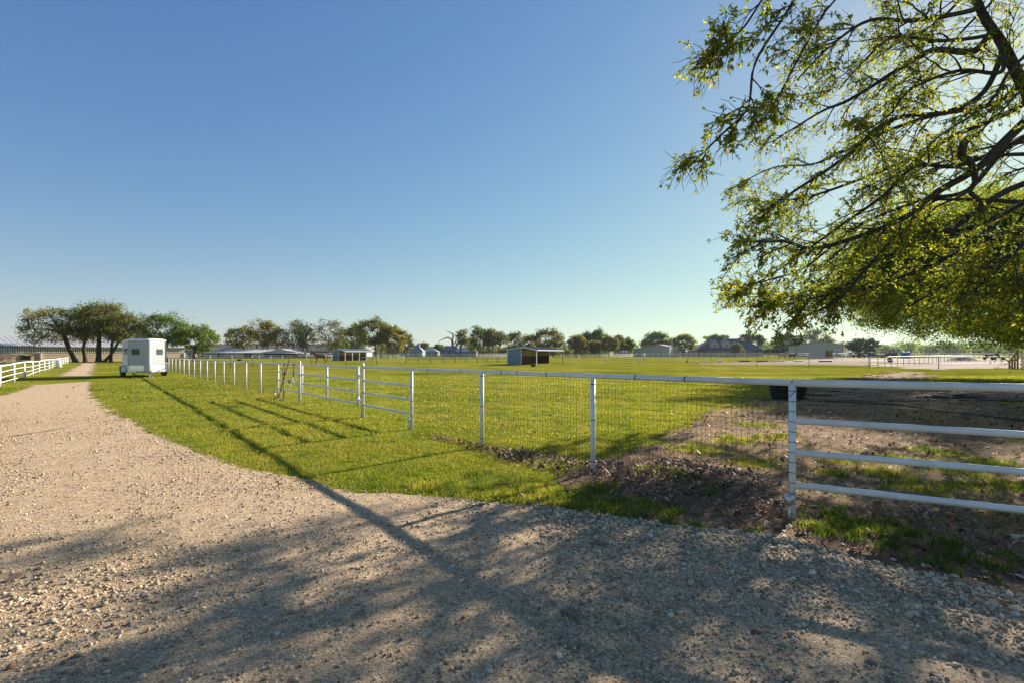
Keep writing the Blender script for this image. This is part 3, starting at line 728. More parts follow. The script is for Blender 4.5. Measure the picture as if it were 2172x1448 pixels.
# ------------------------------------------------------------------ left white fence
LA = np.array((-27.8, 27.0)); LB = np.array((-75.0, 82.0)); LD = (LB - LA) / 14
lf = thing('rail_fence', 'white four-rail fence along the left side of the gravel road', 'fence', (LA[0], LA[1], 0))
def lp(k): return LA + LD * k
def lz(k): return float(np.interp(k, [-3, 0, 14], [1.02, 1.0, .86]))
for k in range(-3, 15): p = lp(k); post(lf, p[0], p[1], lz(k), .046, False, 'white_fence')
for j, fz in enumerate((1.0, .70, .42, .17)):
    obj('rail', MB().tube([(*lp(k), lz(k) * fz + (.02 if j == 0 else 0) + .03 * math.sin(k * 1.7 + j)) for k in np.linspace(-3, 14, 35)], (.036, .020, .020, .020)[j], 8), M['white_fence'], lf, True, True)
bp = lp(7.1) + np.array((.5, -.2))
b_ = thing('bollard', 'short thick white bollard standing against the left white fence', 'bollard', (bp[0], bp[1], 0))
obj('shaft', MB().lathe([(.22, 0), (.22, .72), (.18, .82), (.08, .88)], n=14), M['white_fence'], b_, smooth=True)
obj('footing', MB().lathe([(.32, 0), (.32, .06), (.26, .1)], n=14), M['stucco'], b_, smooth=True)

# ------------------------------------------------------------------ horse trailer
hx, hy = .678, -.735                                      # nose direction
L0 = np.array((-25.4, 32.0))                              # left front corner as seen by the camera
rt = np.array((-hy, hx)) * 1.0                            # to the picture's right
ang = math.atan2(hy, hx)
W2, LEN, NOSE = 2.04, 4.3, .72
org = L0 + rt * W2 / 2
tr = thing('horse_trailer', 'white and silver two-horse trailer with a V nose parked on the grass', 'trailer', (org[0], org[1], 0), ang)
# local frame: +x to the nose, +y to the picture's left... (left of travel)
hw = W2 / 2
def vplan(dx=0, dw=0): return [(0 + dx, -hw - dw), (NOSE * .80 + dx, -.22), (NOSE + dx, -.07), (NOSE + dx, .07), (NOSE * .80 + dx, .22), (0 + dx, hw + dw), (-LEN, hw + dw), (-LEN, -hw - dw)]
obj('body', MB().prism(vplan(), .42, 2.42), M['alu'], tr, bevel=.02)
obj('roof', MB().prism(vplan(.03, .03), 2.42, 2.50).prism(vplan(-.08, -.10), 2.50, 2.56), M['white_paint'], tr, bevel=.02)
obj('floor_frame', MB().prism(vplan(.01, .012), .33, .42), M['fender'], tr, bevel=.01)
# kick panels on the two nose faces
for sgn, mt in ((1, 'white_paint'), (-1, 'plate')):
    a = Vector((0, sgn * hw, 0)); b = Vector((NOSE * .80, sgn * .22, 0)); d = (b - a).normalized(); n_ = Vector((d.y, -d.x, 0)) * sgn
    if n_.x < 0: n_ = -n_
    def fq(s0, s1, z0, z1, t):
        p = [a + d * s0, a + d * s1]
        return MB().hexa([Vector((p[0].x, p[0].y, z0)), Vector((p[1].x, p[1].y, z0)), Vector((p[1].x, p[1].y, z0)) + n_ * t, Vector((p[0].x, p[0].y, z0)) + n_ * t,
                          Vector((p[0].x, p[0].y, z1)), Vector((p[1].x, p[1].y, z1)), Vector((p[1].x, p[1].y, z1)) + n_ * t, Vector((p[0].x, p[0].y, z1)) + n_ * t])
    wlen = (b - a).length
    obj('stone_guard', fq(.01, wlen - .02, .43, .80, .006), M[mt], tr)
    wf = obj('window', fq(wlen * .22, wlen * .70, 1.50, 1.88, .012), M['black_trim'], tr, bevel=.03)
    obj('pane', fq(wlen * .25, wlen * .67, 1.53, 1.85, .016), M['dark_glass' if sgn < 0 else 'tinted_glass'], wf)
for i, x in enumerate((-.55, -1.35, -2.3)):
    for sgn in (1, -1):
        wf = obj('window', MB().box((x, sgn * (hw + .006), 1.72), (.5, .03, .42)), M['black_trim'], tr, bevel=.01)
        obj('pane', MB().box((x, sgn * (hw + .014), 1.72), (.43, .03, .35)), M['dark_glass'], wf)
d_ = obj('door', MB().box((-1.5, -hw - .006, 1.1), (.75, .02, 1.2)), M['white_paint'], tr, bevel=.005)
obj('handle', MB().box((-1.2, -hw - .03, 1.1), (.12, .03, .05)), M['steel'], d_)
for sgn in (1, -1):
    for i in range(4): obj('side_slat', MB().box((-LEN / 2, sgn * (hw + .008), .55 + i * .16), (LEN - .1, .016, .05)), M['white_paint'], tr, bevel=.004)
    y0, y1 = sgn * hw, sgn * (hw + .27)
    pr = [(-.95, .36), (-.98, .62), (-1.15, .80), (-2.75, .80), (-2.92, .62), (-2.95, .36), (-2.87, .36), (-2.84, .60), (-2.70, .74), (-1.20, .74), (-1.06, .60), (-1.03, .36)]
    n8 = len(pr)
    mb = MB().add([(x, y0, z) for x, z in pr] + [(x, y1, z) for x, z in pr],
                  [(i, (i + 1) % n8, n8 + (i + 1) % n8, n8 + i) for i in range(n8)] + [tuple(range(n8)), tuple(range(n8, 2 * n8))[::-1]])
    mb.box((-.98, sgn * (hw + .13), .55), (.02, .26, .4))
    obj('fender', mb, M['fender'], tr)
    for x in (-1.5, -2.38):
        wy = sgn * (hw + .14)
        w = obj('wheel', MB().lathe([(.2, -.1), (.31, -.115), (.345, -.08), (.35, 0), (.345, .08), (.31, .115), (.2, .1)], (x, wy, .35), 24, 'y'), M['black_rubber'], tr, smooth=True)
        obj('rim', MB().lathe([(.02, -.06), (.16, -.07), (.21, -.1), (.21, .1), (.16, .07), (.06, .09), (.02, .1)], (x, wy, .35), 18, 'y'), M['galv'], w, smooth=True)
mb = MB().bar((-.1, .75, .36), (1.65, .03, .38), .07, .09).bar((-.1, -.75, .36), (1.65, -.03, .38), .07, .09).box((1.75, 0, .40), (.3, .1, .09))
mb.tube([(1.9, 0, .36), (1.9, 0, .46)], .06, 10)
obj('tongue', mb, M['steel'], tr)
mb = MB().tube([(1.35, 0, .06), (1.35, 0, .85)], .035, 10).tube([(1.35, 0, .85), (1.35, .16, .87)], .012, 6).box((1.35, 0, .04), (.30, .36, .025))
obj('jack', mb, M['galv'], tr)
obj('strap', MB().bar((NOSE * .95, -.1, 2.36), (NOSE * .6, .32, 2.05), .06, .02), M['black_trim'], tr)
obj('tie_rope', MB().tube([(1.2, .1, .42), (.75, .6, .62), (.12, hw + .03, .98)], .012, 6), M['rope_pale'], tr)
for sgn in (1, -1):
    obj('nose_trim', MB().bar((.01, sgn * (hw + .012), .43), (.01, sgn * (hw + .012), 2.42), .05, .03), M['white_paint'], tr)
    obj('clearance_light', MB().box((.06, sgn * (hw - .15), 2.46), (.05, .1, .05)), M['amber'], tr)
    obj('rub_rail', MB().bar((-.05, sgn * (hw + .02), .47), (-LEN + .05, sgn * (hw + .02), .47), .03, .07), M['black_trim'], tr)
obj('nose_trim', MB().bar((NOSE + .01, 0, .43), (NOSE + .01, 0, 2.42), .10, .02), M['white_paint'], tr)
obj('safety_chain', MB().tube([(1.2, .12, .38), (1.35, .18, .18), (1.6, .12, .2), (1.75, .05, .36)], .015, 6), M['steel'], tr)
for sgn in (1, -1): obj('marker_light', MB().box((.1, sgn * (hw - .12), .50), (.02, .03, .07)), M['amber'], tr)

# ------------------------------------------------------------------ loafing sheds
def wallquad(mb, a, b, za0, za1, zb0, zb1, t=.05):
    a, b = Vector((*a, 0)), Vector((*b, 0)); d = (b - a).normalized(); n_ = Vector((d.y, -d.x, 0)) * t / 2
    p = [a - n_, b - n_, b + n_, a + n_]
    return mb.hexa([(q.x, q.y, z) for q, z in zip(p, (za0, zb0, zb0, za0))] + [(q.x, q.y, z) for q, z in zip(p, (za1, zb1, zb1, za1))])
def loafing_shed(label, px, Y, pb, pa, pl, zr, zb, za, posts, wallmat='sheet_blue'):
    Fp = np.array((wx(px, Y), Y)); d = np.array((.9, -.436)); r = np.array((.436, .9))
    tb = solve_t(Fp, -d, pb); ta = solve_t(Fp, d, pa); L = solve_t(Fp, r, pl)
    t = thing('horse_shelter', label, 'shed', (Fp[0], Fp[1], 0), math.atan2(d[1], d[0]), 'loafing sheds in the pasture')
    # local: +x towards the open side, +y along the ridge
    w = MB(); wallquad(w, (-tb, 0), (0, 0), 0, zb, 0, zr)
    nrib = int(tb / .22)
    for i in range(1, nrib):
        x = -tb + tb * i / nrib; w.box((x, -.035, (zb + (zr - zb) * i / nrib) / 2), (.05, .03, zb + (zr - zb) * i / nrib - .06))
    obj('side_wall', w, M[wallmat], t)
    obj('side_wall', wallquad(MB(), (-tb, L), (0, L), 0, zb, 0, zr), M['cream_wall'], t)
    obj('back_wall', wallquad(MB(), (-tb, .03), (-tb, L - .03), 0, zb - .03, 0, zb - .03), M['cream_wall'], t)
    k = MB(); wallquad(k, (-tb + .06, .06), (-tb + .06, L - .06), 0, 1.15, 0, 1.15, .05); wallquad(k, (-tb + .09, L - .06), (-.05, L - .06), 0, 1.15, 0, 1.15, .05); wallquad(k, (-tb + .09, .06), (-.05, .06), 0, 1.15, 0, 1.15, .05)
    obj('kick_board', k, M['kick_board'], t)
    obj('corner_trim', MB().bar((0, -.05, 0), (0, -.05, zr - .02), .07), M['sheet_trim'], t)
    obj('corner_trim', MB().bar((-tb, -.05, 0), (-tb, -.05, zb - .02), .07), M['sheet_trim'], t)
    e = .12
    rf = MB().slab([(-tb - e, -e, zb + .01), (.0, -e, zr + .03), (.0, L + e, zr + .03), (-tb - e, L + e, zb + .01)], .05)
    rf.slab([(.0, -e, zr + .03), (ta + e, -e, za + .03), (ta + e, L + e, za + .03), (.0, L + e, zr + .03)], .05)
    nr = int(L / .45)
    for i in range(nr + 1):
        y = L * i / nr; rf.bar((.02, y, zr + .045), (ta + e, y, za + .045), .05, .03); rf.bar((-tb - e, y, zb + .025), (-.02, y, zr + .045), .05, .03)
    obj('roof', rf, M['roof_sheet'], t)
    obj('fascia', MB().bar((0, -e - .02, zr), (ta + e, -e - .02, za), .03, .12).bar((-tb - e, -e - .02, zb), (0, -e - .02, zr), .03, .12).bar((ta + e + .02, -e, za), (ta + e + .02, L + e, za), .03, .12), M['sheet_trim'], t)
    for i in range(posts):
        y = L * i / (posts - 1)
        obj('post', MB().bar((ta, y, 0), (ta, y, za), .09), M['sheet_trim' if i < posts - 1 else 'brown_pipe'], t)
    for y in np.linspace(0.05, L - .05, max(2, posts - 1)): obj('frame_post', MB().bar((-.02, y, 0), (-.02, y, zr - .05), .08), M['brown_pipe'], t)
    return t
loafing_shed('blue-grey metal loafing shed with an awning in mid pasture', 1106, 66.4, 1077, 1138, 1165, 2.40, 2.06, 1.98, 2)
loafing_shed('wider metal loafing shed standing behind the brown horse', 719, 100, 706, 732, 778, 2.42, 2.0, 1.92, 5)

# ------------------------------------------------------------------ metal barns to the right
def metal_barn(label, corner, Y, ang_deg, pxl, pxr, zc, zapex, apex_f, zl, side_mat='tan_siding_lit', rise_cat='barn', lean=None):
    a = R(ang_deg); c = np.array((wx(corner, Y), Y)); u = np.array((-math.cos(a), math.sin(a))); v = np.array((math.sin(a), math.cos(a)))
    Wd = solve_t(c, u, pxl); Ld = solve_t(c, v, pxr)
    t = thing('metal_barn', label, rise_cat, (c[0], c[1], 0), -a, 'metal barns')
    # local: -x along the gable, +y along the length
    xa = -Wd * apex_f
    g = MB(); prof = [(0, 0), (0, zc), (xa, zapex)]
    if lean: prof += [(-Wd * lean[0], lean[1]), (-Wd * lean[0], lean[2])]
    prof += [(-Wd, zl), (-Wd, 0)]
    n_ = len(prof)
    g.add([(x, 0, z) for x, z in prof] + [(x, .2, z) for x, z in prof], [tuple(range(n_)), tuple(range(n_, 2 * n_))[::-1]] + [(i, n_ + i, n_ + (i + 1) % n_, (i + 1) % n_) for i in range(n_)])
    obj('gable_wall', g, M['tan_siding'], t)
    obj('side_wall', MB().box((-.1, Ld / 2 + .1, zc / 2), (.2, Ld - .2, zc)).box((-Wd + .1, Ld / 2 + .1, zl / 2), (.2, Ld - .2, zl)), M[side_mat], t)
    obj('back_wall', MB().box((-Wd / 2, Ld - .05, zl / 2), (Wd - .5, .1, zl)), M['tan_siding'], t)
    e = .3; tops = [p for p in prof[1:-1]]
    rf = MB()
    for (x0, z0), (x1, z1) in zip(tops[:-1], tops[1:]):
        if abs(x0 - x1) < .01: continue
        rf.slab([(x0 + (.25 if x0 == 0 else 0), -e, z0 + .06), (x0 + (.25 if x0 == 0 else 0), Ld + e, z0 + .06), (x1, Ld + e, z1 + .06), (x1, -e, z1 + .06)], .12)
    obj('roof', rf, M['roof_grey'], t)
    return t, Wd, Ld
b1, W1, L1 = metal_barn('tan metal barn with a lean-to, left of the dark-roofed house', 1420, 205, 32, 1345, 1443, wz(735.5, 205), wz(730, 205), .30, wz(739, 205), lean=(.68, wz(735, 207), wz(736.5, 207)))
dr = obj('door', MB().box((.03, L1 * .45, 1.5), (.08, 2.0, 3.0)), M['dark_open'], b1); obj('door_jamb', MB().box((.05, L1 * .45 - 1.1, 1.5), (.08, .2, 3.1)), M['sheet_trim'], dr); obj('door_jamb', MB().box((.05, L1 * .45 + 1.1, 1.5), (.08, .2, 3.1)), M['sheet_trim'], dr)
obj('awning', MB().slab([(.25, L1 * .7, 4.0), (4.5, L1 * .7, 3.0), (4.5, L1 + 2, 3.0), (.25, L1 + 2, 4.0)], .12).bar((4.3, L1 * .75, 0), (4.3, L1 * .75, 3.0), .15), M['roof_white'], b1)
b2, W2_, L2_ = metal_barn('large tan metal barn behind the horse pair and small shelter', 1788, 195, 38, 1672, 1806, wz(731, 195), wz(723.5, 195), .44, wz(733.5, 197))
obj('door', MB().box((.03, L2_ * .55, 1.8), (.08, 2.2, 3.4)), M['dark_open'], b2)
obj('corner_trim', MB().box((.04, .02, 2.4), (.3, .3, 4.8)), M['rib_dark'], b2); obj('corner_trim', MB().box((.04, L2_ - .1, 2.3), (.12, .3, 4.6)), M['rib_dark'], b2)
# small shelter in front of the large barn
c = np.array((wx(1750, 140), 140.0)); a = R(38); u = np.array((-math.cos(a), math.sin(a))); v = np.array((math.sin(a), math.cos(a)))
w_ = solve_t(c, u, 1716); l_ = solve_t(c, v, 1766)
sh = thing('horse_shelter', 'small pinkish metal shelter with a dark open side before the large barn', 'shed', (c[0], c[1], 0), -a)
obj('end_wall', MB().add([(0, 0, 0), (0, 0, wz(740, 140)), (-w_, 0, wz(742, 142)), (-w_, 0, 0), (0, .1, 0), (0, .1, wz(740, 140)), (-w_, .1, wz(742, 142)), (-w_, .1, 0)], [(0, 1, 2, 3), (7, 6, 5, 4), (0, 4, 5, 1), (1, 5, 6, 2), (2, 6, 7, 3), (3, 7, 4, 0)]), M['pink_siding'], sh)
obj('far_wall', MB().box((-w_ / 2, l_, 1.2), (w_, .1, 2.4)), M['cream_wall'], sh)
obj('back_wall', MB().box((-w_ + .05, l_ / 2, 1.15), (.1, l_ - .2, 2.3)), M['cream_wall'], sh)
obj('kick_board', MB().box((-w_ + .14, l_ / 2, .6), (.06, l_ - .3, 1.2)), M['kick_board'], sh)
obj('roof', MB().slab([(.0, -.2, wz(740, 140) + .08), (.0, l_ + .2, wz(740, 140) + .08), (-w_ - .2, l_ + .2, wz(742, 142) + .05), (-w_ - .2, -.2, wz(742, 142) + .05)], .08).slab([(0, -.2, wz(740, 140) + .08), (2.2, -.2, wz(740, 140) - .05), (2.2, l_ + .2, wz(740, 140) - .05), (0, l_ + .2, wz(740, 140) + .08)], .08), M['roof_white'], sh)
for y in (.1, l_ / 2, l_ - .1): obj('post', MB().bar((-.06, y, 0), (-.06, y, wz(740, 140)), .12), M['brown_pipe'], sh)

# ------------------------------------------------------------------ dark-roofed house
Yh = 225.0
def hx_(px): return wx(px, Yh)
ho = thing('house', 'large house with dark hipped roof, two dormers and a pale chimney', 'house', (hx_(1545), Yh, 0), R(-6))
def lx(px): return hx_(px) - hx_(1545)
ze, zr1, zr2 = wz(743, Yh), wz(728, Yh + 5), wz(718, Yh + 7)
x0, x1, xm, dp = lx(1479), lx(1609), lx(1512), 17.0
obj('wall', MB().box(((x0 + x1) / 2, dp / 2, ze / 2 + .0), (x1 - x0 - 1.2, dp - 1.2, ze)), M['brick'], ho)
obj('wall', MB().box((x1 + 1.2, dp / 2 + 1, ze / 2), (3.0, dp - 4, ze - .05)), M['brick_light'], ho)
rf = MB()
A, B_, C_, D_ = (x0, -.6, ze), (x1 + 2, -.6, ze), (x1 + 2, dp, ze), (x0, dp, ze)
Pm, Qm = (lx(1522), dp * .5, zr2), (lx(1588), dp * .5, zr2)
rf.add([A, B_, C_, D_, Pm, Qm], [(0, 1, 5, 4), (2, 3, 4, 5), (3, 0, 4), (3, 2, 1, 0)])
obj('roof', rf, M['shingle_dark'], ho)
obj('roof', MB().add([(x1 + 2.04, -.62, ze), (x1 + 2.04, dp, ze), (Qm[0] + .04, Qm[1], zr2 + .03), (x1 + 5.5, dp * .5, ze - .1)], [(0, 3, 2), (3, 1, 2)]), M['shingle_tan_sunlit'], ho)  # right slope of the dark roof, its sunlight painted as a tan tone
for pa, pb in ((1510, 1529), (1534, 1553)):
    a0, a1 = lx(pa), lx(pb); zt, zb_ = wz(720, Yh), wz(730, Yh); yb = 1.6
    am = (a0 + a1) / 2
    d = obj('dormer', MB().add([(a0, yb, ze - .4), (a1, yb, ze - .4), (a1, yb, zb_), (am, yb, zt), (a0, yb, zb_), (a0, yb + 7, ze - .4), (a1, yb + 7, ze - .4), (a1, yb + 7, zb_), (am, yb + 7, zt), (a0, yb + 7, zb_)],
                             [(0, 1, 2, 3, 4), (9, 8, 7, 6, 5), (0, 4, 9, 5), (1, 6, 7, 2)]), M['stucco'], ho)
    obj('dormer_roof', MB().slab([(a0 - .25, yb - .25, zb_ - .15), (am, yb - .25, zt + .12), (am, yb + 7, zt + .12), (a0 - .25, yb + 7, zb_ - .15)], .12).slab([(am, yb - .25, zt + .12), (a1 + .25, yb - .25, zb_ - .15), (a1 + .25, yb + 7, zb_ - .15), (am, yb + 7, zt + .12)], .12), M['shingle_tan_sunlit'], d)
    w = obj('window', MB().box((am, yb - .02, wz(732.5, Yh)), (2.0, .1, 1.3)), M['white_paint'], d)
    obj('pane', MB().box((am - .47, yb - .06, wz(732.5, Yh)), (.8, .08, 1.1)).box((am + .47, yb - .06, wz(732.5, Yh)), (.8, .08, 1.1)), M['window_glass'], w)
gx0, gx1 = lx(1562), lx(1579); gm = lx(1566)
g_ = obj('front_gable', MB().add([(gx0, -1.2, 0), (gx1, -1.2, 0), (gx1, -1.2, ze + .2), (gm, -1.2, wz(727, Yh)), (gx0, -1.2, ze + 1.4), (gx0, 5, 0), (gx1, 5, 0), (gx1, 5, ze + .2), (gm, 5, wz(727, Yh)), (gx0, 5, ze + 1.4)],
                            [(0, 1, 2, 3, 4), (9, 8, 7, 6, 5), (0, 4, 9, 5), (1, 6, 7, 2)]), M['brick_light'], ho)
obj('gable_roof', MB().slab([(gm, -1.5, wz(726.5, Yh)), (gx1 + .5, -1.5, ze + .1), (gx1 + .5, 6, ze + .1), (gm, 6, wz(726.5, Yh))], .15).slab([(gx0 - .3, -1.5, ze + 1.3), (gm, -1.5, wz(726.5, Yh)), (gm, 6, wz(726.5, Yh)), (gx0 - .3, 6, ze + 1.3)], .15), M['shingle_dark'], g_)
obj('chimney', MB().box((lx(1584.5), dp * .42, wz(720.5, Yh + 5)), (1.1, 1.1, 2.0)).box((lx(1584.5), dp * .42, wz(716.2, Yh + 5)), (1.3, 1.3, .25)), M['chimney_stone'], ho)
for px, w2 in ((1507, .7), (1521, .7), (1528, .7), (1540, 2.6), (1549, 1.8), (1590, 1.6)):
    w = obj('window', MB().box((lx(px), .57, 1.55), (w2, .1, 1.4)), M['white_paint'], ho)
    obj('pane', MB().box((lx(px), .53, 1.55), (w2 * .8, .1, 1.15)), M['window_glass'], w)
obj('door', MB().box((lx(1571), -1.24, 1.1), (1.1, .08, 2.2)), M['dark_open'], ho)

# ------------------------------------------------------------------ buildings to the left
bd = np.array((.55, .835)); bo = np.array((wx(0, 83), 83.0))         # the front wall recedes to the right
def bt(px): return solve_t(bo, bd, px)
ta_, tb_ = -45.0, bt(392)
zev, zrd, rdp, zmid = wz(734.5, 83), 4.75, 10.0, 1.62
mid_ = (ta_ + tb_) / 2; bc = bo + bd * mid_
lb = thing('stable_barn', 'long low barn with white ribbed roof and striped upper wall behind the left trees', 'barn', (bc[0], bc[1], 0), math.atan2(bd[1], bd[0]))
def bx(px): return bt(px) - mid_
hl = (tb_ - ta_) / 2
obj('lower_wall', MB().box((0, 9, zmid / 2), (2 * hl, 18, zmid)), M['beige_wall'], lb)
obj('band_wall', MB().box((0, 9, (zmid + zev) / 2), (2 * hl - .1, 17.9, zev - zmid)), M['rib_dark'], lb)
rb = MB(); nr = int(2 * hl / .30)
for i in range(nr): rb.box((-hl + .15 + i * .30, -.0, (zmid + zev) / 2 - .02), (.17, .12, zev - zmid - .06))
obj('siding_rib', rb, M['rib_light'], lb)
rf = MB().slab([(-hl - .4, -.3, zev), (hl + .4, -.3, zev), (hl + .4, rdp, zrd), (-hl - .4, rdp, zrd)], .12).slab([(-hl - .4, rdp, zrd), (hl + .4, rdp, zrd), (hl + .4, 2 * rdp + .5, zev), (-hl - .4, 2 * rdp + .5, zev)], .12)
for i in range(int(2 * hl / .8)):
    x = -hl + i * .8; rf.bar((x, -.3, zev + .03), (x, rdp - .02, zrd + .03), .06, .02)
obj('roof', rf, M['roof_white'], lb)
obj('gutter', MB().bar((-hl - .4, -.38, zev - .04), (hl + .4, -.38, zev - .04), .12, .14), M['roof_blue'], lb)
w = obj('window', MB().box((bx(54), -.03, .78), (bt(64) - bt(44), .14, 1.0)), M['pale_wall'], lb)
obj('pane', MB().box((bx(49.7), -.07, .78), (.72, .12, .8)).box((bx(58.8), -.07, .78), (.72, .12, .8)), M['dark_glass'], w)
obj('downspout', MB().bar((bx(88), -.12, 0), (bx(87), -.12, zmid + .1), .14), M['white_paint'], lb)
obj('corner_trim', MB().box((hl - .1, -.08, zmid / 2), (.25, .16, zmid)), M['white_paint'], lb)

Ys = 215.0
s1 = thing('ranch_house', 'long low house with brown shingle roof behind the middle trees', 'house', (wx(600, Ys), Ys, 0))
def sx(px): return wx(px, Ys) - wx(600, Ys)
zz, zr = wz(744, Ys), wz(729.3, Ys + 8)
obj('wall', MB().box(((sx(395) + sx(770)) / 2, 8, zz / 2), (sx(770) - sx(395), 15, zz)), M['grey_blue_wall'], s1)
obj('roof', MB().add([(sx(392), -.6, zz), (sx(775), -.6, zz), (sx(765), 8, zr), (sx(402), 8, zr), (sx(392), 16.6, zz), (sx(775), 16.6, zz)], [(0, 1, 2, 3), (3, 2, 5, 4), (0, 3, 4), (1, 5, 2)]), M['shingle_brown'], s1)
obj('chimney', MB().box((sx(497), 6.5, zr + .2), (1.1, 1.1, 1.6)), M['brick_light'], s1)
for px in (660, 690, 672):
    w = obj('window', MB().box((sx(px), .45, 1.9), (1.8, .2, 1.2)), M['white_paint'], s1); obj('pane', MB().box((sx(px), .4, 1.9), (1.5, .2, 1.0)), M['window_glass'], w)
Yw = 150.0
s2 = thing('stable_block', 'white-roofed stable block with pale walls and dark stall openings', 'stable', (wx(500, Yw), Yw, 0))
def tx_(px): return wx(px, Yw) - wx(500, Yw)
zl, zt = wz(747.5, Yw), wz(740.3, Yw + 4)
obj('wall', MB().box(((tx_(402) + tx_(497)) / 2, 4, zl / 2), (tx_(497) - tx_(402), 8, zl)), M['grey_blue_wall'], s2)  # left stretch of the pale wall; its grey-blue shade is in the colour
obj('wall', MB().box(((tx_(497) + tx_(562)) / 2, 4.2, zl / 2), (tx_(562) - tx_(497), 8, zl + .1)), M['pale_wall'], s2)
gp = [(tx_(555), 0), (tx_(640), 0), (tx_(640), zl - .1), (tx_(598), wz(740.3, Yw)), (tx_(555), zl)]
obj('gable_wall', MB().add([(x, -.6, z) for x, z in gp] + [(x, 7, z) for x, z in gp], [(0, 1, 2, 3, 4), (9, 8, 7, 6, 5)] + [(i, 5 + i, 5 + (i + 1) % 5, (i + 1) % 5) for i in range(5)]), M['pale_wall'], s2)
obj('roof', MB().slab([(tx_(400), -.6, zl + .02), (tx_(558), -.6, zl + .02), (tx_(585), 5, zt), (tx_(496), 5, zt), (tx_(460), 3, zl + .5)], .12).slab([(tx_(548), -.9, zl - .1), (tx_(598), -.9, wz(739.8, Yw)), (tx_(598), 7, wz(739.8, Yw)), (tx_(548), 7, zl - .1)], .15).slab([(tx_(598), -.9, wz(739.8, Yw)), (tx_(645), -.9, zl - .15), (tx_(645), 7, zl - .15), (tx_(598), 7, wz(739.8, Yw))], .15), M['roof_cream'], s2)
for px, w2, h2 in ((402.5, .5, 1.5), (428, .8, .9), (434.5, .25, 1.3), (464, .8, 1.5), (471.5, .25, 1.6), (525, 2.3, 1.5)):
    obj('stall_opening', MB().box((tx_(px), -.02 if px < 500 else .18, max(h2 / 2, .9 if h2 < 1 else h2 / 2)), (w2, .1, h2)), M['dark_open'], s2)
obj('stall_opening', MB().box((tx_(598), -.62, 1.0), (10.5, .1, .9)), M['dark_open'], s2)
obj('stall_awning', MB().slab([(tx_(572), -2.2, 1.55), (tx_(636), -2.2, 1.55), (tx_(636), -.62, 1.75), (tx_(572), -.62, 1.75)], .08), M['roof_cream'], s2)
obj('wall', MB().box((tx_(640) + .8, 3, zl / 2), (1.5, 6, zl)), M['beige_wall'], s2)

def far_house(label, px0, px1, Y, top, eave, roof, wall, rot=0, ridge=(.3, .75), win=((.3,), (.7,))):
    xc = wx((px0 + px1) / 2, Y); w = wx(px1, Y) - wx(px0, Y); ze = max(wz(eave, Y), 2.2); zt = wz(top, Y + 4)
    t = thing('house', label, 'house', (xc, Y, 0), R(rot), 'small houses beyond the pasture')
    obj('wall', MB().box((0, 4.5, ze / 2), (w * .94, 8, ze)), M[wall], t)
    a, b = -w / 2, w / 2
    obj('roof', MB().add([(a, 0, ze), (b, 0, ze), (b, 9, ze), (a, 9, ze), (a + w * ridge[0], 4.5, zt), (a + w * ridge[1], 4.5, zt)], [(0, 1, 5, 4), (1, 2, 5), (2, 3, 4, 5), (3, 0, 4), (3, 2, 1, 0)]), M[roof], t)
    for (f,) in win:
        wi = obj('window', MB().box((a + w * f, .45, ze * .5), (1.1, .15, 1.0)), M['white_paint'], t); obj('pane', MB().box((a + w * f, .4, ze * .5), (.9, .15, .8)), M['window_glass'], wi)
    return t, w
h, w = far_house('grey-roofed house with pale blue wall beyond the white gate', 847, 897, 235, 732, 745, 'roof_grey', 'grey_blue_wall', 0, (.36, .72))
obj('chimney', MB().box((w * .26, 4, 5.6), (1.0, 1.0, 1.6)), M['brick_light'], h)
far_house('small cream house with low grey roof left of the dead tree', 892, 929, 250, 737, 747, 'roof_grey', 'far_wall', 0, (.4, .6))
far_house('blue-roofed house with white eaves behind the dead tree', 936, 973, 240, 733, 743, 'roof_blue', 'far_wall', 0, (.18, .85))
far_house('low blue-roofed house with cream gable right of the dead tree', 966, 1012, 238, 738, 747, 'roof_blue', 'far_wall', 0, (.1, .75))
far_house('low white building with dark windows left of the lean-to barn', 1308, 1335, 260, 743, 746, 'roof_grey', 'far_wall', 0, (.05, .95), ((.2,), (.5,), (.8,)))
far_house('low grey-roofed outbuilding between lean-to barn and dark-roofed house', 1447, 1480, 255, 741, 747, 'roof_grey', 'far_wall', 0, (.2, .7))
# ------------------------------------------------------------------ pasture fences further out
def line_fence(name, label, pts, ztop, pmat_, rmat, rails, prad, rrad, step=None, wires=0, posts_at=None, cat='fence', group=None):
    t = thing(name, label, cat, (pts[0][0], pts[0][1], 0), 0, group)
    if posts_at is None:
        posts_at = []
        for a, b in zip(pts[:-1], pts[1:]):
            a, b = np.array(a), np.array(b); n_ = max(1, int(round(np.linalg.norm(b - a) / step)))
            posts_at += [tuple(a + (b - a) * i / n_) for i in range(n_)]
        posts_at.append(pts[-1])
    if len(posts_at) <= 60:
        for x, y in posts_at: obj('post', MB().tube([(x, y, -.05), (x, y, ztop)], prad, 8), M[pmat_], t, True, True)
    else:
        mb = MB()
        for x, y in posts_at: mb.tube([(x, y, -.05), (x, y, ztop)], prad, 6)
        tag(obj('posts', mb, M[pmat_], t, True, True), kind='stuff')
    for z in rails: obj('rail', MB().tube([(x, y, z) for x, y in pts], rrad, 8), M[rmat], t, True, True)
    if wires:
        mb = MB()
        for i in range(wires):
            z = .12 + i * (ztop - .2) / wires; mb.tube([(x, y, z) for x, y in pts], .006, 3)
        obj('fence_wire', mb, M['wire'], t, True)
    return t
bp_ = [(px, 1662 / (py - HOR)) for px, py in ((310, 779), (390, 778.3), (440, 777.3), (489, 777), (536, 777), (581, 776), (660, 773), (734, 774), (768, 773.5), (799, 772.2))]
bp_ = [(wx(px, Y), Y) for px, Y in bp_]
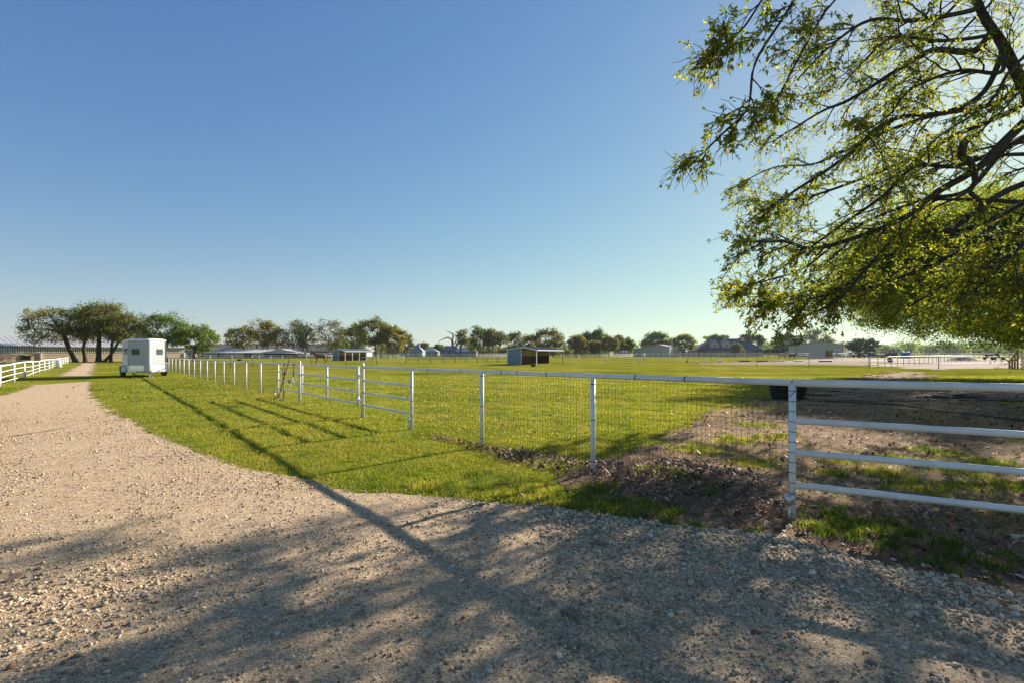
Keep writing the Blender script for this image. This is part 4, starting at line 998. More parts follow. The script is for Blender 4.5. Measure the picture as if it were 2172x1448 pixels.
line_fence('pipe_fence', 'dark brown pipe fence crossing the pasture behind the long white fence', bp_, 1.07, 'brown_pipe', 'brown_pipe', (1.05,), .04, .04, posts_at=bp_, wires=5)
gp_ = [(wx(px, 75.5), 75.5) for px in (801, 829, 858)]
g = thing('pipe_gate', 'pale far gate between dark posts beside the wider loafing shed', 'gate', (gp_[0][0], gp_[0][1], 0))
for z in (.25, .52, .8, 1.12): obj('rail', MB().tube([(gp_[0][0] + .05, 75.5, z), (gp_[2][0] - .05, 75.5, z)], .025, 8), M['white_fence'], g, True, True)
for x, _ in gp_: obj('upright', MB().tube([(x, 75.5, .22), (x, 75.5, 1.15)], .035, 8), M['white_fence'], g, True, True)
bq = [(wx(px, Y), Y) for px, Y in ((860, 76.5), (887, 77.5), (913.5, 78.5), (940, 79), (965.5, 79.5), (988.5, 80), (1012, 80.5), (1033, 81), (1055, 81.5), (1076, 82))]
line_fence('pipe_fence', 'dark post fence between the far gate and the blue-grey shed', bq, 1.08, 'brown_pipe', 'brown_pipe', (1.06, .62), .045, .025, posts_at=bq, wires=4)
gq = [(wx(px, Y), Y) for px, Y in ((1170, 84), (1228, 82), (1287, 74), (1354, 71.5), (1429, 69), (1510, 64.5), (1605, 59.5), (1716, 57.5), (1843, 53.6))]
line_fence('pipe_fence', 'thin grey pipe fence crossing the pasture right of the blue-grey shed', gq, 1.06, 'grey_pipe', 'grey_pipe', (1.05,), .04, .028, posts_at=gq, wires=3)
gr = [(wx(px, Y), Y) for px, Y in ((1843, 53.4), (1991, 49.8), (2172, 51.0), (2420, 52))]
line_fence('pipe_fence', 'grey pipe fence across the right edge in front of the sand', gr, 1.22, 'grey_pipe', 'grey_pipe', (1.22, .55), .045, .035, posts_at=gr)
a, b = np.array((wx(1846, 54.2), 54.2)), np.array((wx(2060, 96), 96.0))
ps = [tuple(a + (b - a) * t) for t in np.linspace(0, 1, 24)]
line_fence('pipe_fence', 'grey pen fence running back along the sand to the mound', ps, 1.18, 'grey_pipe', 'grey_pipe', (1.18,), .03, .035, posts_at=ps, wires=3)
wf_ = [(wx(px, Y), Y) for px, Y in ((355, 118), (410, 116), (446, 115), (492, 114), (535, 113), (550, 112.5), (574, 112), (599, 112), (650, 112), (704, 112))]
line_fence('rail_fence', 'white fence in front of the stable block', wf_, 1.05, 'white_fence', 'white_fence', (1.03, .6), .07, .05, posts_at=wf_)
wf2 = [(wx(640, 150), 150.0), (wx(705, 150), 150.0)]
line_fence('rail_fence', 'short white fence behind the brown horse', wf2, 1.5, 'white_fence', 'white_fence', (1.45, .95, .5), .08, .06, step=2.5)
wf3 = [(wx(792, 165), 165.0), (wx(1078, 172), 172.0)]
line_fence('rail_fence', 'distant white fence behind the far gate and dead tree', wf3, 1.35, 'white_fence', 'white_fence', (1.3, .95, .6, .3), .09, .06, step=4)
wf4 = [(wx(1190, 176), 176.0), (wx(1342, 186), 186.0)]
line_fence('rail_fence', 'distant white fence behind the pasture right of the blue-grey shed', wf4, 1.2, 'white_fence', 'white_fence', (1.2, .7, .3), .08, .05, step=3.5)
wf5 = [(wx(1338, 176), 176.0), (wx(1500, 176), 176.0), (wx(1640, 170), 170.0), (wx(1800, 165), 165.0)]
line_fence('rail_fence', 'white fence in front of the dark-roofed house and metal barns', wf5, 1.5, 'white_fence', 'white_fence', (1.5, .95), .06, .05, step=2.05)
wf6 = [(wx(1800, 210), 210.0), (wx(1960, 200), 200.0), (wx(2100, 160), 160.0), (wx(2420, 150), 150.0)]
line_fence('rail_fence', 'pale distant fence below the hazy woods at the right', wf6, 1.4, 'white_fence', 'white_fence', (1.4, .7), .06, .05, step=3.0)
br = [(-100.0, 70.0), (wx(262, 91), 91.0)]
line_fence('pipe_fence', 'thin dark fence in front of the long low barn', br, 1.25, 'brown_pipe', 'brown_pipe', (1.2, .7), .05, .022, step=6.5)

# ------------------------------------------------------------------ animals
def skin_mesh(name, joints, mat, parent=None):          # joints: list of (point, radius, parent index)
    me = bpy.data.meshes.new(name)
    me.from_pydata([j[0] for j in joints], [(i, j[2]) for i, j in enumerate(joints) if j[2] is not None], [])
    o = bpy.data.objects.new(name, me); C.objects.link(o)
    sm = o.modifiers.new('Skin', 'SKIN'); sm.use_smooth_shade = True
    ss = o.modifiers.new('Sub', 'SUBSURF'); ss.levels = 1; ss.render_levels = 2
    if not me.skin_vertices: me.skin_vertices.new()
    sv = me.skin_vertices[0].data
    for i, j in enumerate(joints):
        r = j[1]; sv[i].radius = r if isinstance(r, tuple) else (r, r); sv[i].use_root = (i == 0)
    me.materials.append(mat)
    if parent is not None: o.parent = parent
    return o
def horse(label, px, Y, heading, pose, coat, mane, size=1.0, blanket=False, group='horses in the pasture'):
    t = thing('horse', label, 'horse', (wx(px, Y), Y, 0), heading, group); t.scale = (size,) * 3
    J = [((-.62, 0, 1.22), (.27, .30), None), ((-.15, 0, 1.16), (.28, .34), 0), ((.35, 0, 1.16), (.26, .34), 1), ((.60, 0, 1.30), (.19, .27), 2)]
    if pose == 'stand': nk = [((.84, 0, 1.55), (.12, .19), 3), ((1.04, 0, 1.78), (.10, .13), 4), ((1.20, 0, 1.68), (.10, .13), 5), ((1.40, 0, 1.45), (.07, .085), 6), ((1.46, 0, 1.36), (.06, .06), 7)]
    elif pose == 'low': nk = [((.92, 0, 1.38), (.12, .19), 3), ((1.20, 0, 1.46), (.10, .13), 4), ((1.36, 0, 1.34), (.10, .13), 5), ((1.52, 0, 1.10), (.07, .085), 6), ((1.56, 0, 1.02), (.06, .06), 7)]
    else: nk = [((.88, 0, 1.00), (.12, .19), 3), ((1.08, 0, .62), (.10, .14), 4), ((1.14, 0, .42), (.10, .12), 5), ((1.20, 0, .16), (.07, .08), 6), ((1.22, 0, .07), (.055, .055), 7)]
    J += nk
    J += [((-.86, 0, 1.24), (.16, .22), 0)]
    for s, dx in ((1, .0), (-1, -.13)):
        b = len(J)
        J += [((-.58 + dx * .3, s * .15, 1.0), (.15, .22), 0), ((-.50 + dx, s * .16, .78), (.10, .13), b), ((-.80 + dx, s * .16, .50), (.055, .075), b + 1), ((-.74 + dx, s * .16, .14), (.045, .045), b + 2), ((-.68 + dx, s * .16, .02), (.06, .06), b + 3)]
    for s, dx in ((1, .0), (-1, .12)):
        b = len(J)
        J += [((.46, s * .14, .95), (.12, .17), 2), ((.46 + dx * .4, s * .15, .70), (.085, .10), b), ((.48 + dx, s * .15, .44), (.055, .06), b + 1), ((.47 + dx, s * .15, .14), (.042, .042), b + 2), ((.51 + dx, s * .15, .02), (.06, .06), b + 3)]
    for s in (1, -1):
        e = Vector(J[5][0]); b = len(J); J += [((e.x + .02, s * .07, e.z + .10), (.035, .035), 5), ((e.x + .04, s * .085, e.z + .19), (.012, .012), b)]
    skin_mesh('body', J, M[coat], t)
    tl = [((-.95, 0, 1.36), .05, None), ((-1.08, 0, 1.2), .07, 0), ((-1.10, 0, .9), .085, 1), ((-1.06, 0, .55), .04, 2)]
    skin_mesh('tail', tl, M[mane], t)
    q = [Vector(J[i][0]) for i in (3, 4, 5)]
    mb = MB(); off = {'stand': Vector((-.12, 0, .16)), 'low': Vector((-.05, 0, .18)), 'graze': Vector((.16, 0, .12))}[pose]
    mb.tube([q[0] + off * .9 + Vector((0, 0, .05)), q[1] + off, q[2] + off * .75, q[2] + Vector((.1, 0, .05))], [.03, .06, .055, .02], 6)
    obj('mane', mb, M[mane], t, smooth=True)
    if blanket:
        bl = [((-.80, 0, 1.22), (.30, .325), None), ((-.15, 0, 1.18), (.31, .36), 0), ((.30, 0, 1.18), (.29, .355), 1)]
        skin_mesh('rug', bl, M['blanket'], t)
    return t
horse('chestnut horse standing in profile before the wider loafing shed', 679, 71.5, R(188), 'stand', 'horse_brown', 'horse_brown', .98)
horse('rugged chestnut horse grazing behind the long white fence near the stable block', 414, 84, R(-58), 'graze', 'horse_brown', 'mane_dark', 1.0, True)
horse('white horse grazing head-on in front of the lean-to barn', 1366, 122, R(-100), 'graze', 'horse_white', 'mane_pale', 1.0)
horse('pale tan horse standing beside the dark bay on the far dirt', 1660, 120, R(-8), 'stand', 'horse_tan', 'mane_pale', 1.02)
horse('dark bay horse with lowered head next to the pale tan horse', 1681, 124, R(12), 'low', 'horse_dark', 'mane_dark', 1.0)
horse('grey horse grazing beside the small pinkish shelter', 1778, 128, R(172), 'graze', 'horse_grey', 'mane_pale', 1.05)

# ------------------------------------------------------------------ tubs, hoses and yard things
def tub(label, x, y, r, h, cat='trough', name='water_trough'):
    t = thing(name, label, cat, (x, y, 0))
    obj('shell', MB().lathe([(r * .80, 0), (r * .86, h * .3), (r * .96, h * .92), (r * 1.0, h * .93), (r * 1.04, h), (r * .97, h * 1.01), (r * .93, h * .93), (r * .80, h * .2), (r * .1, h * .16)], n=32), M['black_rubber'], t, smooth=True)
    obj('rim', MB().lathe([(r * 1.0, h * .955), (r * 1.055, h * .965), (r * 1.06, h * 1.0), (r * 1.0, h * 1.012)], n=32), M['black_rubber'], t, smooth=True)
    obj('water', MB().lathe([(r * .9, h * .72), (r * .9, h * .73)], n=24), M['dark_glass'], t)
    return t
Yt = 1662 / (850 - HOR)
tub('large round black water trough behind the corner post', wx(1671, Yt + .6), Yt + .6, .62, .56)
tub('small black feed tub on the grass in front of the blue-grey shed', wx(1131, 58), 58, .30, .24, 'tub', 'feed_tub')
tub('black water tub inside the brown fence near the stable block', wx(507.5, 88), 88, .40, .5, 'tub', 'feed_tub')
t = tub('dark feed tub lying on the sand behind the grey pen fence', wx(1885, 84), 84, .45, .38, 'tub', 'feed_tub'); t.rotation_euler = (R(65), 0, R(20)); t.location.z = .3
def gpt(px, py, z=.02): x, y = G(px, py); return (x, y, z)
def smooth_path(p, n):
    p = np.array(p, float); out = []
    q = np.vstack([2 * p[0] - p[1], p, 2 * p[-1] - p[-2]])
    for i in range(1, len(q) - 2):
        for t in np.linspace(0, 1, n, endpoint=False):
            a, b, c, d = q[i - 1], q[i], q[i + 1], q[i + 2]
            out.append(.5 * (2 * b + (c - a) * t + (2 * a - 5 * b + 4 * c - d) * t ** 2 + (3 * b - a - 3 * c + d) * t ** 3))
    out.append(p[-1]); return np.array(out)
hp = smooth_path([gpt(1715, 853, .05), gpt(1790, 855, .05), gpt(1850, 858, .05), gpt(1900, 861, .06), (*G(1950, 868), .05), gpt(2000, 876, .05), gpt(2070, 883, .05), gpt(2172, 896, .05), gpt(2320, 915, .05)], 6)
tag(obj('garden_hose', MB().tube(hp, .019, 8), M['black_rubber'], smooth=True), 'thin dark hose running across the dirt from the black trough', 'hose')
cx_, cy_ = G(2020, 846)
t = thing('hose_coil', 'flattened heap of black hose lying on the dirt beyond the rails', 'hose', (cx_, cy_, 0))
for j in range(3):
    pts = [((1.15 - .12 * j + .1 * math.sin(3 * a + j)) * math.cos(a) + .1 * j, (.42 - .07 * j) * math.sin(a) + .05 * math.sin(2 * a + j), .05 + .035 * j + .02 * math.sin(5 * a + j)) for a in np.linspace(0, 2 * math.pi * 1.02, 40)]
    obj('hose_loop', MB().tube(pts, .028, 8), M['black_rubber'], t, smooth=True)
obj('hose_end', MB().tube(smooth_path([(1.0, -.1, .05), (1.5, -.25, .05), (2.0, -.2, .05), (2.4, -.35, .05)], 6), .022, 8), M['rope_blue'], t, smooth=True)

# rusty ramp frame at the right edge
Yr = 50.0
t = thing('ramp_frame', 'rusty steel triangular frame standing at the right edge by the sand', 'frame', (wx(2150, Yr), Yr, 0))
def rxx(px): return wx(px, Yr) - wx(2150, Yr)
for px, top in ((2141, 766), (2147, 760), (2152.5, 752), (2158.5, 744.5)): obj('upright', MB().bar((rxx(px), 0, 0), (rxx(px), 0, wz(top, Yr)), .10), M['rust'], t)
obj('sloping_beam', MB().bar((rxx(2139.5), 0, wz(767.5, Yr)), (rxx(2159), 0, wz(744, Yr)), .10), M['rust'], t)
t = thing('pipe_post', 'grey pipe post with bent top right of the rusty frame', 'post', (wx(2168, 49), 49, 0))
obj('shaft', MB().tube([(0, 0, 0), (0, 0, 1.5), (.08, 0, 1.68), (.25, 0, 1.72)], .05, 8), M['grey_pipe'], t, smooth=True)
obj('collar', MB().lathe([(.07, .5), (.07, .6)], n=10), M['galv'], t, smooth=True)

# jump poles, blocks
for i, (pa, pb, py, mt, lab) in enumerate(((1474, 1481, 768.8, 'white_fence', 'short white jump block at the left end of the dirt track'), (1493, 1501, 768.0, 'white_fence', 'white jump block second from the left end of the dirt track'),
        (1522, 1532, 767.2, 'white_fence', 'pale ground pole lying at the rear of the brown track'), (1568, 1591, 766.3, 'rust', 'dark ground pole lying left of the second grey post on the track'),
        (1606, 1629, 766.2, 'rust', 'dark ground pole lying right of the post on the brown track'), (1640, 1665, 765.6, 'grey_pipe', 'greyish ground pole lying in front of the horse pair'),
        (1682, 1703, 765.8, 'white_fence', 'white ground pole lying on the pale sand'), (1737, 1765, 766.8, 'brown_pipe', 'brown ground pole lying on the sand before the small shelter'))):
    Y = 1662 / (py - HOR); xa, xb = wx(pa, Y), wx(pb, Y)
    tag(obj('ground_pole', MB().tube([(xa, Y, .14), (xa * .5 + xb * .5, Y + .05, .14), (xb, Y + .1, .14)], .13, 8), M[mt]), lab, 'pole', 'jump poles on the dirt track')
Yo = 81.0
t = thing('traffic_cone', 'small orange marker at the left end of the dirt track', 'traffic cone', (wx(1457, Yo), Yo, 0))
obj('base', MB().box((0, 0, .02), (.4, .4, .04)), M['orange_plastic'], t); obj('body', MB().lathe([(.17, .04), (.05, .62), (.03, .65)], n=12), M['orange_plastic'], t, smooth=True)
mx, my = wx(2040, 96), 96.0
n_ = 28; V = []; Fc = []
for i in range(n_):
    for j in range(n_):
        u, v = i / (n_ - 1) * 2 - 1, j / (n_ - 1) * 2 - 1; r = math.hypot(u, v)
        V.append((mx + u * 4.6, my + v * 3, max(-.02, 1.05 * math.exp(-r * r * 3.2) - .05) * (1 + .3 * (float(fbm(u * 3, v * 3, 5)) - .5))))
for i in range(n_ - 1):
    for j in range(n_ - 1): a = i * n_ + j; Fc.append((a, a + n_, a + n_ + 1, a + 1))
tag(obj('sand_mound', mesh_np('sand_mound', np.array(V), np.array(Fc), True), M['sand']), 'low heap of pale sand behind the pen fence', 'mound', None, 'structure')
# blue tanks on a low trailer
Y = 150; t = thing('water_tank', 'pair of blue drums with pale tops behind the pen fence', 'tank', (wx(1921, Y), Y, 0))
for s in (-1, 1):
    dr = obj('drum', MB().lathe([(.68, .15), (.72, .3), (.70, .8), (.72, 1.3), (.66, 1.75)], (s * .75, 0, 0), 16), M['tank_blue'], t, smooth=True)
    obj('lid', MB().lathe([(.5, 1.75), (.45, 1.95), (.2, 2.15)], (s * .75, 0, 0), 16), M['white_paint'], dr, smooth=True)
obj('stand', MB().box((0, 0, .08), (3.2, 1.5, .16)), M['brown_pipe'], t)

def vehicle(name, label, cat, px, Y, heading, paint, kind):
    t = thing(name, label, cat, (wx(px, Y), Y, 0), heading)
    if kind == 'pickup':
        prof = [(-2.75, .55), (-2.75, 1.12), (-.95, 1.14), (-.75, 1.82), (.45, 1.86), (1.15, 1.22), (2.55, 1.12), (2.75, .95), (2.75, .5)]
        glass = [(-.70, 1.22), (-.62, 1.72), (.40, 1.76), (.95, 1.25)]
    else:
        prof = [(-2.3, .55), (-2.35, 1.1), (-2.15, 1.75), (-1.8, 1.86), (.2, 1.86), (.95, 1.25), (2.1, 1.1), (2.35, .9), (2.35, .5)]
        glass = [(-1.95, 1.22), (-1.8, 1.70), (.15, 1.74), (.72, 1.27)]
    n_ = len(prof); w = .95
    obj('body', MB().add([(x, -w, z) for x, z in prof] + [(x, w, z) for x, z in prof], [tuple(range(n_))[::-1], tuple(range(n_, 2 * n_))] + [(i, (i + 1) % n_, n_ + (i + 1) % n_, n_ + i) for i in range(n_)]), M[paint], t, bevel=.06)
    for s in (-1, 1):
        obj('window', MB().add([(x, s * (w + .005), z) for x, z in glass] + [(x, s * (w - .03), z) for x, z in glass], [(0, 1, 2, 3), (7, 6, 5, 4), (0, 4, 5, 1), (1, 5, 6, 2), (2, 6, 7, 3), (3, 7, 4, 0)]), M['tinted_glass'], t)
        for x in (-1.6, 1.7):
            wh = obj('wheel', MB().lathe([(.22, -.13), (.38, -.13), (.41, 0), (.38, .13), (.22, .13)], (x, s * (w - .1), .41), 18, 'y'), M['black_rubber'], t, smooth=True)
            obj('rim', MB().lathe([(.05, -.14), (.22, -.12), (.22, .12), (.05, .14)], (x, s * (w - .1), .41), 14, 'y'), M['galv'], wh, smooth=True)
        obj('headlight', MB().box((prof[-2][0] - .02, s * .7, .88), (.08, .35, .16)), M['white_paint'], t)
    return t
vehicle('pickup_truck', 'black pickup parked left of the other pickup by the barn end', 'pickup', 1822, 170, R(200), 'car_black', 'pickup')
vehicle('pickup_truck', 'dark blue pickup parked right of the black one under the branches', 'pickup', 1847, 172, R(8), 'car_blue', 'pickup')
vehicle('parked_car', 'black rounded car parked alone below the hazy woods', 'car', 1884, 165, R(160), 'car_black', 'suv')
vehicle('parked_car', 'white car parked at the right end of the large tan barn', 'car', 1800, 178, R(20), 'car_white', 'suv')
# green farm trailer near the sand
Y = 112; t = thing('farm_trailer', 'low green farm trailer with dark wheels beyond the sand heap', 'trailer', (wx(2108, Y), Y, 0), R(4))
obj('bed', MB().box((0, 0, .78), (3.8, 1.8, .45)).bar((1.8, 0, .6), (2.7, 0, .5), .14), M['green_paint'], t, bevel=.03)
obj('stake_side', MB().bar((-1.85, -.9, 1.15), (1.85, -.9, 1.15), .08).bar((-1.85, -.9, .9), (-1.85, -.9, 1.25), .1).bar((0, -.9, .9), (0, -.9, 1.2), .1).bar((1.85, -.9, .9), (1.85, -.9, 1.3), .1), M['rust'], t)
for x in (-1.3, 1.3):
    for s in (-1, 1): obj('wheel', MB().lathe([(.15, -.1), (.38, -.11), (.42, 0), (.38, .11), (.15, .1)], (x, s * .85, .42), 16, 'y'), M['black_rubber'], t, smooth=True)
obj('load', MB().lathe([(.5, 1.0), (.55, 1.2), (.3, 1.5)], (.9, 0, 0), 10).box((-1.2, 0, 1.15), (.9, 1.2, .4)), M['brown_pipe'], t, bevel=.04)

# debris on the gravel
def twig(label, pts, rad, mat='dry_wood', name='stick'):
    p = smooth_path(pts, 5); r = np.interp(np.linspace(0, 1, len(p)), np.linspace(0, 1, len(rad)), rad)
    return tag(obj(name, MB().tube(p, r * (1 + .25 * np.sin(np.arange(len(p)) * 2.3)), 8), M[mat], smooth=True), label, 'stick')
x, y = G(1212, 1322)
twig('curved piece of bark lying on the gravel in the middle foreground', [(x - .06, y + .06, .045), (x - .01, y + .04, .055), (x + .03, y, .05), (x + .04, y - .05, .03)], [.012, .022, .018, .008], name='bark_piece')
x, y = G(1220, 1382)
twig('small dark chip of bark on the gravel near the bottom edge', [(x - .05, y - .01, .025), (x, y, .045), (x + .04, y + .03, .03)], [.008, .02, .007], name='bark_piece')
x, y = G(1273, 1161)
twig('dark stick lying across the coarse gravel near the verge', [(x - .09, y + .03, .03), (x - .03, y, .04), (x + .05, y - .005, .04), (x + .10, y - .01, .03)], [.008, .013, .012, .006])
x, y = G(1068, 1034)
twig('crooked dark stick lying in the grass edge below the leaf row', [(x - .17, y - .02, .03), (x - .07, y - .02, .045), (x + .02, y + .01, .05), (x + .07, y + .04, .045), (x + .16, y + .03, .03)], [.004, .008, .009, .007, .003], 'bark')
x, y = G(1325, 1350)
twig('bent straw stem on the gravel at lower right of centre', [(x - .07, y - .02, .035), (x + .0, y + .01, .05), (x + .05, y - .03, .04), (x + .06, y - .09, .03)], [.002, .003, .0025, .002], 'wood_handle')
x, y = G(1603, 1352)
bv, bf = ico2(); rr = np.random.default_rng(5)
tag(obj('brick_fragment', mesh_np('brick_fragment', bv * rr.uniform(.75, 1.15, (len(bv), 1)) * np.array((.032, .022, .018)) + np.array((x, y, .03)), bf, False), M['brick_red']), 'red brick fragment lying in the sunny patch of gravel', 'brick')
x, y = G(2160, 1150)
tag(obj('pale_rock', mesh_np('pale_rock', bv * rr.uniform(.8, 1.1, (len(bv), 1)) * np.array((.075, .05, .035)) + np.array((x, y, .04)), bf, True), M['stone']), 'flat pale rock in the leaves under the lowest rail at the right edge', 'rock')
# ------------------------------------------------------------------ trees
def leaf_quads(P, D, Ln, Wd, rng, fold=.25):               # rhombic leaves: position, direction, length, width
    n = len(P); D = D / (np.linalg.norm(D, axis=1, keepdims=True) + 1e-9)
    rv = rng.normal(0, 1, (n, 3)); S = np.cross(D, rv); S /= (np.linalg.norm(S, axis=1, keepdims=True) + 1e-9); U = np.cross(S, D)
    L = Ln[:, None]; W = Wd[:, None]
    V = np.stack([P, P + D * L * .5 - S * W + U * L * fold * .4, P + D * L - U * L * fold * .3, P + D * L * .5 + S * W + U * L * fold * .4], 1).reshape(-1, 3)
    o = (np.arange(n) * 4)[:, None]
    return V, np.concatenate([o + np.array([[0, 1, 2]]), o + np.array([[0, 2, 3]])], 0)

class Tubes:                                                # fast batch of tapering branches
    def __init__(s): s.V = []; s.F = []; s.o = 0
    def add(s, pts, r0, r1, n=5, pw=1.0):
        pts = np.asarray(pts, float); m = len(pts)
        T = np.gradient(pts, axis=0); T /= (np.linalg.norm(T, axis=1, keepdims=True) + 1e-9)
        ref = np.array((.31, .17, .93)); A = np.cross(T, ref); A /= (np.linalg.norm(A, axis=1, keepdims=True) + 1e-9); B = np.cross(T, A)
        r = r0 + (r1 - r0) * np.linspace(0, 1, m) ** pw if np.isscalar(r0) else np.asarray(r0)
        an = 2 * np.pi * np.arange(n) / n
        V = pts[:, None] + (A[:, None] * np.cos(an)[None, :, None] + B[:, None] * np.sin(an)[None, :, None]) * r[:, None, None]
        i = np.arange(m - 1)[:, None] * n; k = np.arange(n)[None]; k2 = (k + 1) % n
        Fq = np.stack([i + k, i + k2, i + n + k2, i + n + k], -1).reshape(-1, 4) + s.o
        s.V.append(V.reshape(-1, 3)); s.F.append(Fq); s.o += m * n
    def mesh(s, name): return mesh_np(name, np.concatenate(s.V), np.concatenate(s.F), True)

def unit(v): return v / (np.linalg.norm(v) + 1e-9)
def sub_branch(pts, t, rng, length, a_t, a_r, a_o, droop, outward, nseg=6, wob=.12, up=0.0):
    m = len(pts) - 1; f = t * m; i = min(int(f), m - 1); p = pts[i] + (pts[i + 1] - pts[i]) * (f - i)
    tan = unit(pts[i + 1] - pts[i]); rn = rng.normal(0, 1, 3); rn -= tan * rn.dot(tan); rn = unit(rn)
    d = unit(tan * a_t + rn * a_r + outward * a_o + np.array((0, 0, up)))
    out = [p]; st = length / nseg
    for j in range(nseg):
        d = unit(d + rng.normal(0, wob, 3) + np.array((0, 0, -droop / nseg)))
        out.append(out[-1] + d * st)
    return np.array(out)

def foreground_tree():
    rng = np.random.default_rng(11)
    T = np.array((15.6, 12.6, 0.0))
    root = thing('shade_tree', 'big shade tree at right whose budding branches hang over the corner and hide the sun', 'tree', tuple(T))
    tb = Tubes(); LP = []; LD = []
    trunk = smooth_path([T, T + (-.1, .1, 1.2), T + (-.25, .0, 2.6), T + (-.3, -.1, 4.0), T + (-.2, .1, 5.6), T + (.1, .2, 7.6), T + (.3, .1, 10)], 5)
    tb.add(trunk, np.interp(np.linspace(0, 1, len(trunk)), [0, .08, .2, .5, 1], [.62, .46, .40, .33, .10]), None, 14)
    def at(z): return trunk[np.argmin(abs(trunk[:, 2] - z))]
    L = []
    def gnarl(p, amp=.10):
        p = np.array(p); p[1:-1] += rng.normal(0, amp, (len(p) - 2, 3)); return smooth_path(p, 5)
    lead = gnarl([at(3.2), P3(2262, 300, 12.3), P3(2180, 195, 12.1), P3(2128, 105, 11.9), P3(2088, 0, 11.7), P3(2040, -150, 11.6), P3(2010, -330, 11.6)], .05)
    tb.add(lead, .17, .04, 12)
    lead2 = gnarl([at(3.8), P3(2360, 260, 12.0), P3(2300, 90, 11.6), P3(2250, -80, 11.2), P3(2180, -260, 10.8)], .05)
    tb.add(lead2, .19, .05, 12)
    def limb(src, pts, r, amp=.11):
        q = [P3(*p) for p in pts]
        if src is None: st = at(wz(pts[0][1] - 75, 12.6))
        else: st = src[np.argmin(np.linalg.norm(src - P3(pts[0][0] + 45, pts[0][1] - 55, pts[0][2]), axis=1))]
        L.append((gnarl([st] + q, amp), r * .85, 1.0))
    limb(None, [(2172, 392, 11.9), (2090, 436, 11.4), (2000, 480, 11.0), (1920, 485, 10.4), (1850, 555, 9.9), (1790, 640, 9.4), (1700, 672, 8.8)], .115)
    limb(lead2, [(2190, 215, 11.6), (2105, 325, 11.2), (2060, 375, 10.9), (1985, 410, 10.6), (1900, 470, 10.2), (1830, 500, 9.8), (1740, 520, 9.2), (1670, 500, 8.8), (1610, 520, 8.4), (1560, 512, 8.1)], .15)
    limb(lead, [(2080, 108, 11.8), (1990, 115, 11.6), (1900, 150, 11.2), (1800, 200, 10.8), (1720, 250, 10.3), (1640, 300, 9.9)], .12)
    limb(lead, [(2130, 235, 12.4), (2040, 300, 12.5), (1920, 330, 12.4), (1800, 390, 13.0), (1710, 420, 13.4), (1640, 430, 13.7), (1575, 440, 13.9)], .10)
    limb(lead, [(2100, 220, 12.6), (1980, 260, 13.2), (1860, 300, 13.8), (1740, 340, 14.2), (1640, 370, 14.4), (1550, 400, 14.5)], .09)
    limb(lead, [(2070, 70, 11.4), (1980, 90, 11.0), (1900, 90, 10.6), (1830, 130, 10.2), (1780, 190, 9.9)], .07)
    limb(lead, [(2100, 150, 11.2), (2020, 160, 10.6), (1940, 190, 10.2), (1870, 240, 9.8), (1800, 300, 9.5)], .07)
    limb(lead2, [(2230, 60, 11.4), (2150, 150, 11.0), (2080, 230, 10.6), (2000, 290, 10.2), (1920, 360, 9.9)], .07)
    limb(lead2, [(2240, 120, 12.4), (2160, 220, 12.4), (2080, 290, 12.4), (1990, 350, 12.4)], .06)
    limb(lead, [(2110, -10, 12.4), (2040, 60, 12.6), (1970, 150, 12.8), (1900, 220, 13.0)], .06)
    limb(lead, [(2140, 310, 13.0), (2050, 400, 13.4), (1950, 430, 13.6), (1820, 470, 13.8), (1700, 560, 13.8), (1620, 600, 13.6), (1560, 612, 13.4)], .10)
    limb(None, [(2172, 420, 13.4), (2060, 470, 14.0), (1960, 520, 14.4), (1850, 570, 14.6), (1740, 620, 14.6), (1640, 640, 14.4)], .10)
    limb(lead, [(2060, 30, 11.2), (1940, 40, 10.4), (1830, 60, 9.8), (1760, 110, 9.4), (1690, 170, 9.0)], .085)
    HANG = [len(L), len(L) + 1, len(L) + 2]
    limb(lead2, [(2120, -140, 9.8), (1880, -140, 8.4), (1740, -70, 7.6), (1660, 40, 7.1), (1610, 150, 6.9), (1570, 240, 6.8), (1520, 300, 6.7), (1470, 346, 6.6)], .034, .06)
    limb(lead2, [(2100, -160, 9.4), (1800, -130, 8.0), (1660, -50, 7.4), (1580, 40, 7.1), (1540, 90, 6.9), (1488, 130, 6.8)], .030, .06)
    limb(lead2, [(2060, -130, 10.0), (1860, -80, 8.6), (1770, 0, 7.8), (1720, 80, 7.4), (1650, 190, 7.2), (1610, 270, 7.1)], .028, .06)
    limb(lead, [(2080, 180, 11.6), (2000, 220, 11.0), (1900, 260, 10.2), (1790, 340, 9.6), (1700, 400, 9.2), (1640, 420, 9.0), (1600, 460, 8.9)], .085)
    limb(None, [(2172, 440, 12.2), (2080, 500, 11.6), (1980, 560, 11.0), (1880, 600, 10.5), (1780, 620, 10.0), (1690, 645, 9.6), (1620, 655, 9.2)], .075)
    limb(lead2, [(2170, 270, 11.8), (2050, 330, 11.4), (1960, 350, 11.0), (1850, 420, 10.5), (1760, 460, 10.0), (1670, 570, 9.6), (1590, 610, 9.2)], .09)
    limb(lead, [(2040, -10, 12.2), (1950, 30, 12.4), (1850, 90, 12.2)], .07)
    limb(None, [(2240, 430, 12.0), (2170, 500, 11.4), (2090, 560, 10.8), (2010, 610, 10.4), (1930, 650, 10.0)], .08)
    limb(None, [(2230, 400, 11.6), (2190, 470, 10.6), (2140, 540, 9.8), (2090, 600, 9.2), (2040, 640, 8.9)], .08)
    limb(None, [(2250, 460, 13.0), (2160, 540, 12.8), (2070, 600, 12.6), (1980, 640, 12.4)], .08)
    limb(None, [(2280, 440, 11.0), (2240, 520, 10.2), (2190, 580, 9.6), (2150, 620, 9.2)], .07)
    L.append((lead[4:], .02, 2.2)); L.append((lead2[6:], .02, 1.6))
    n_vis = len(L)
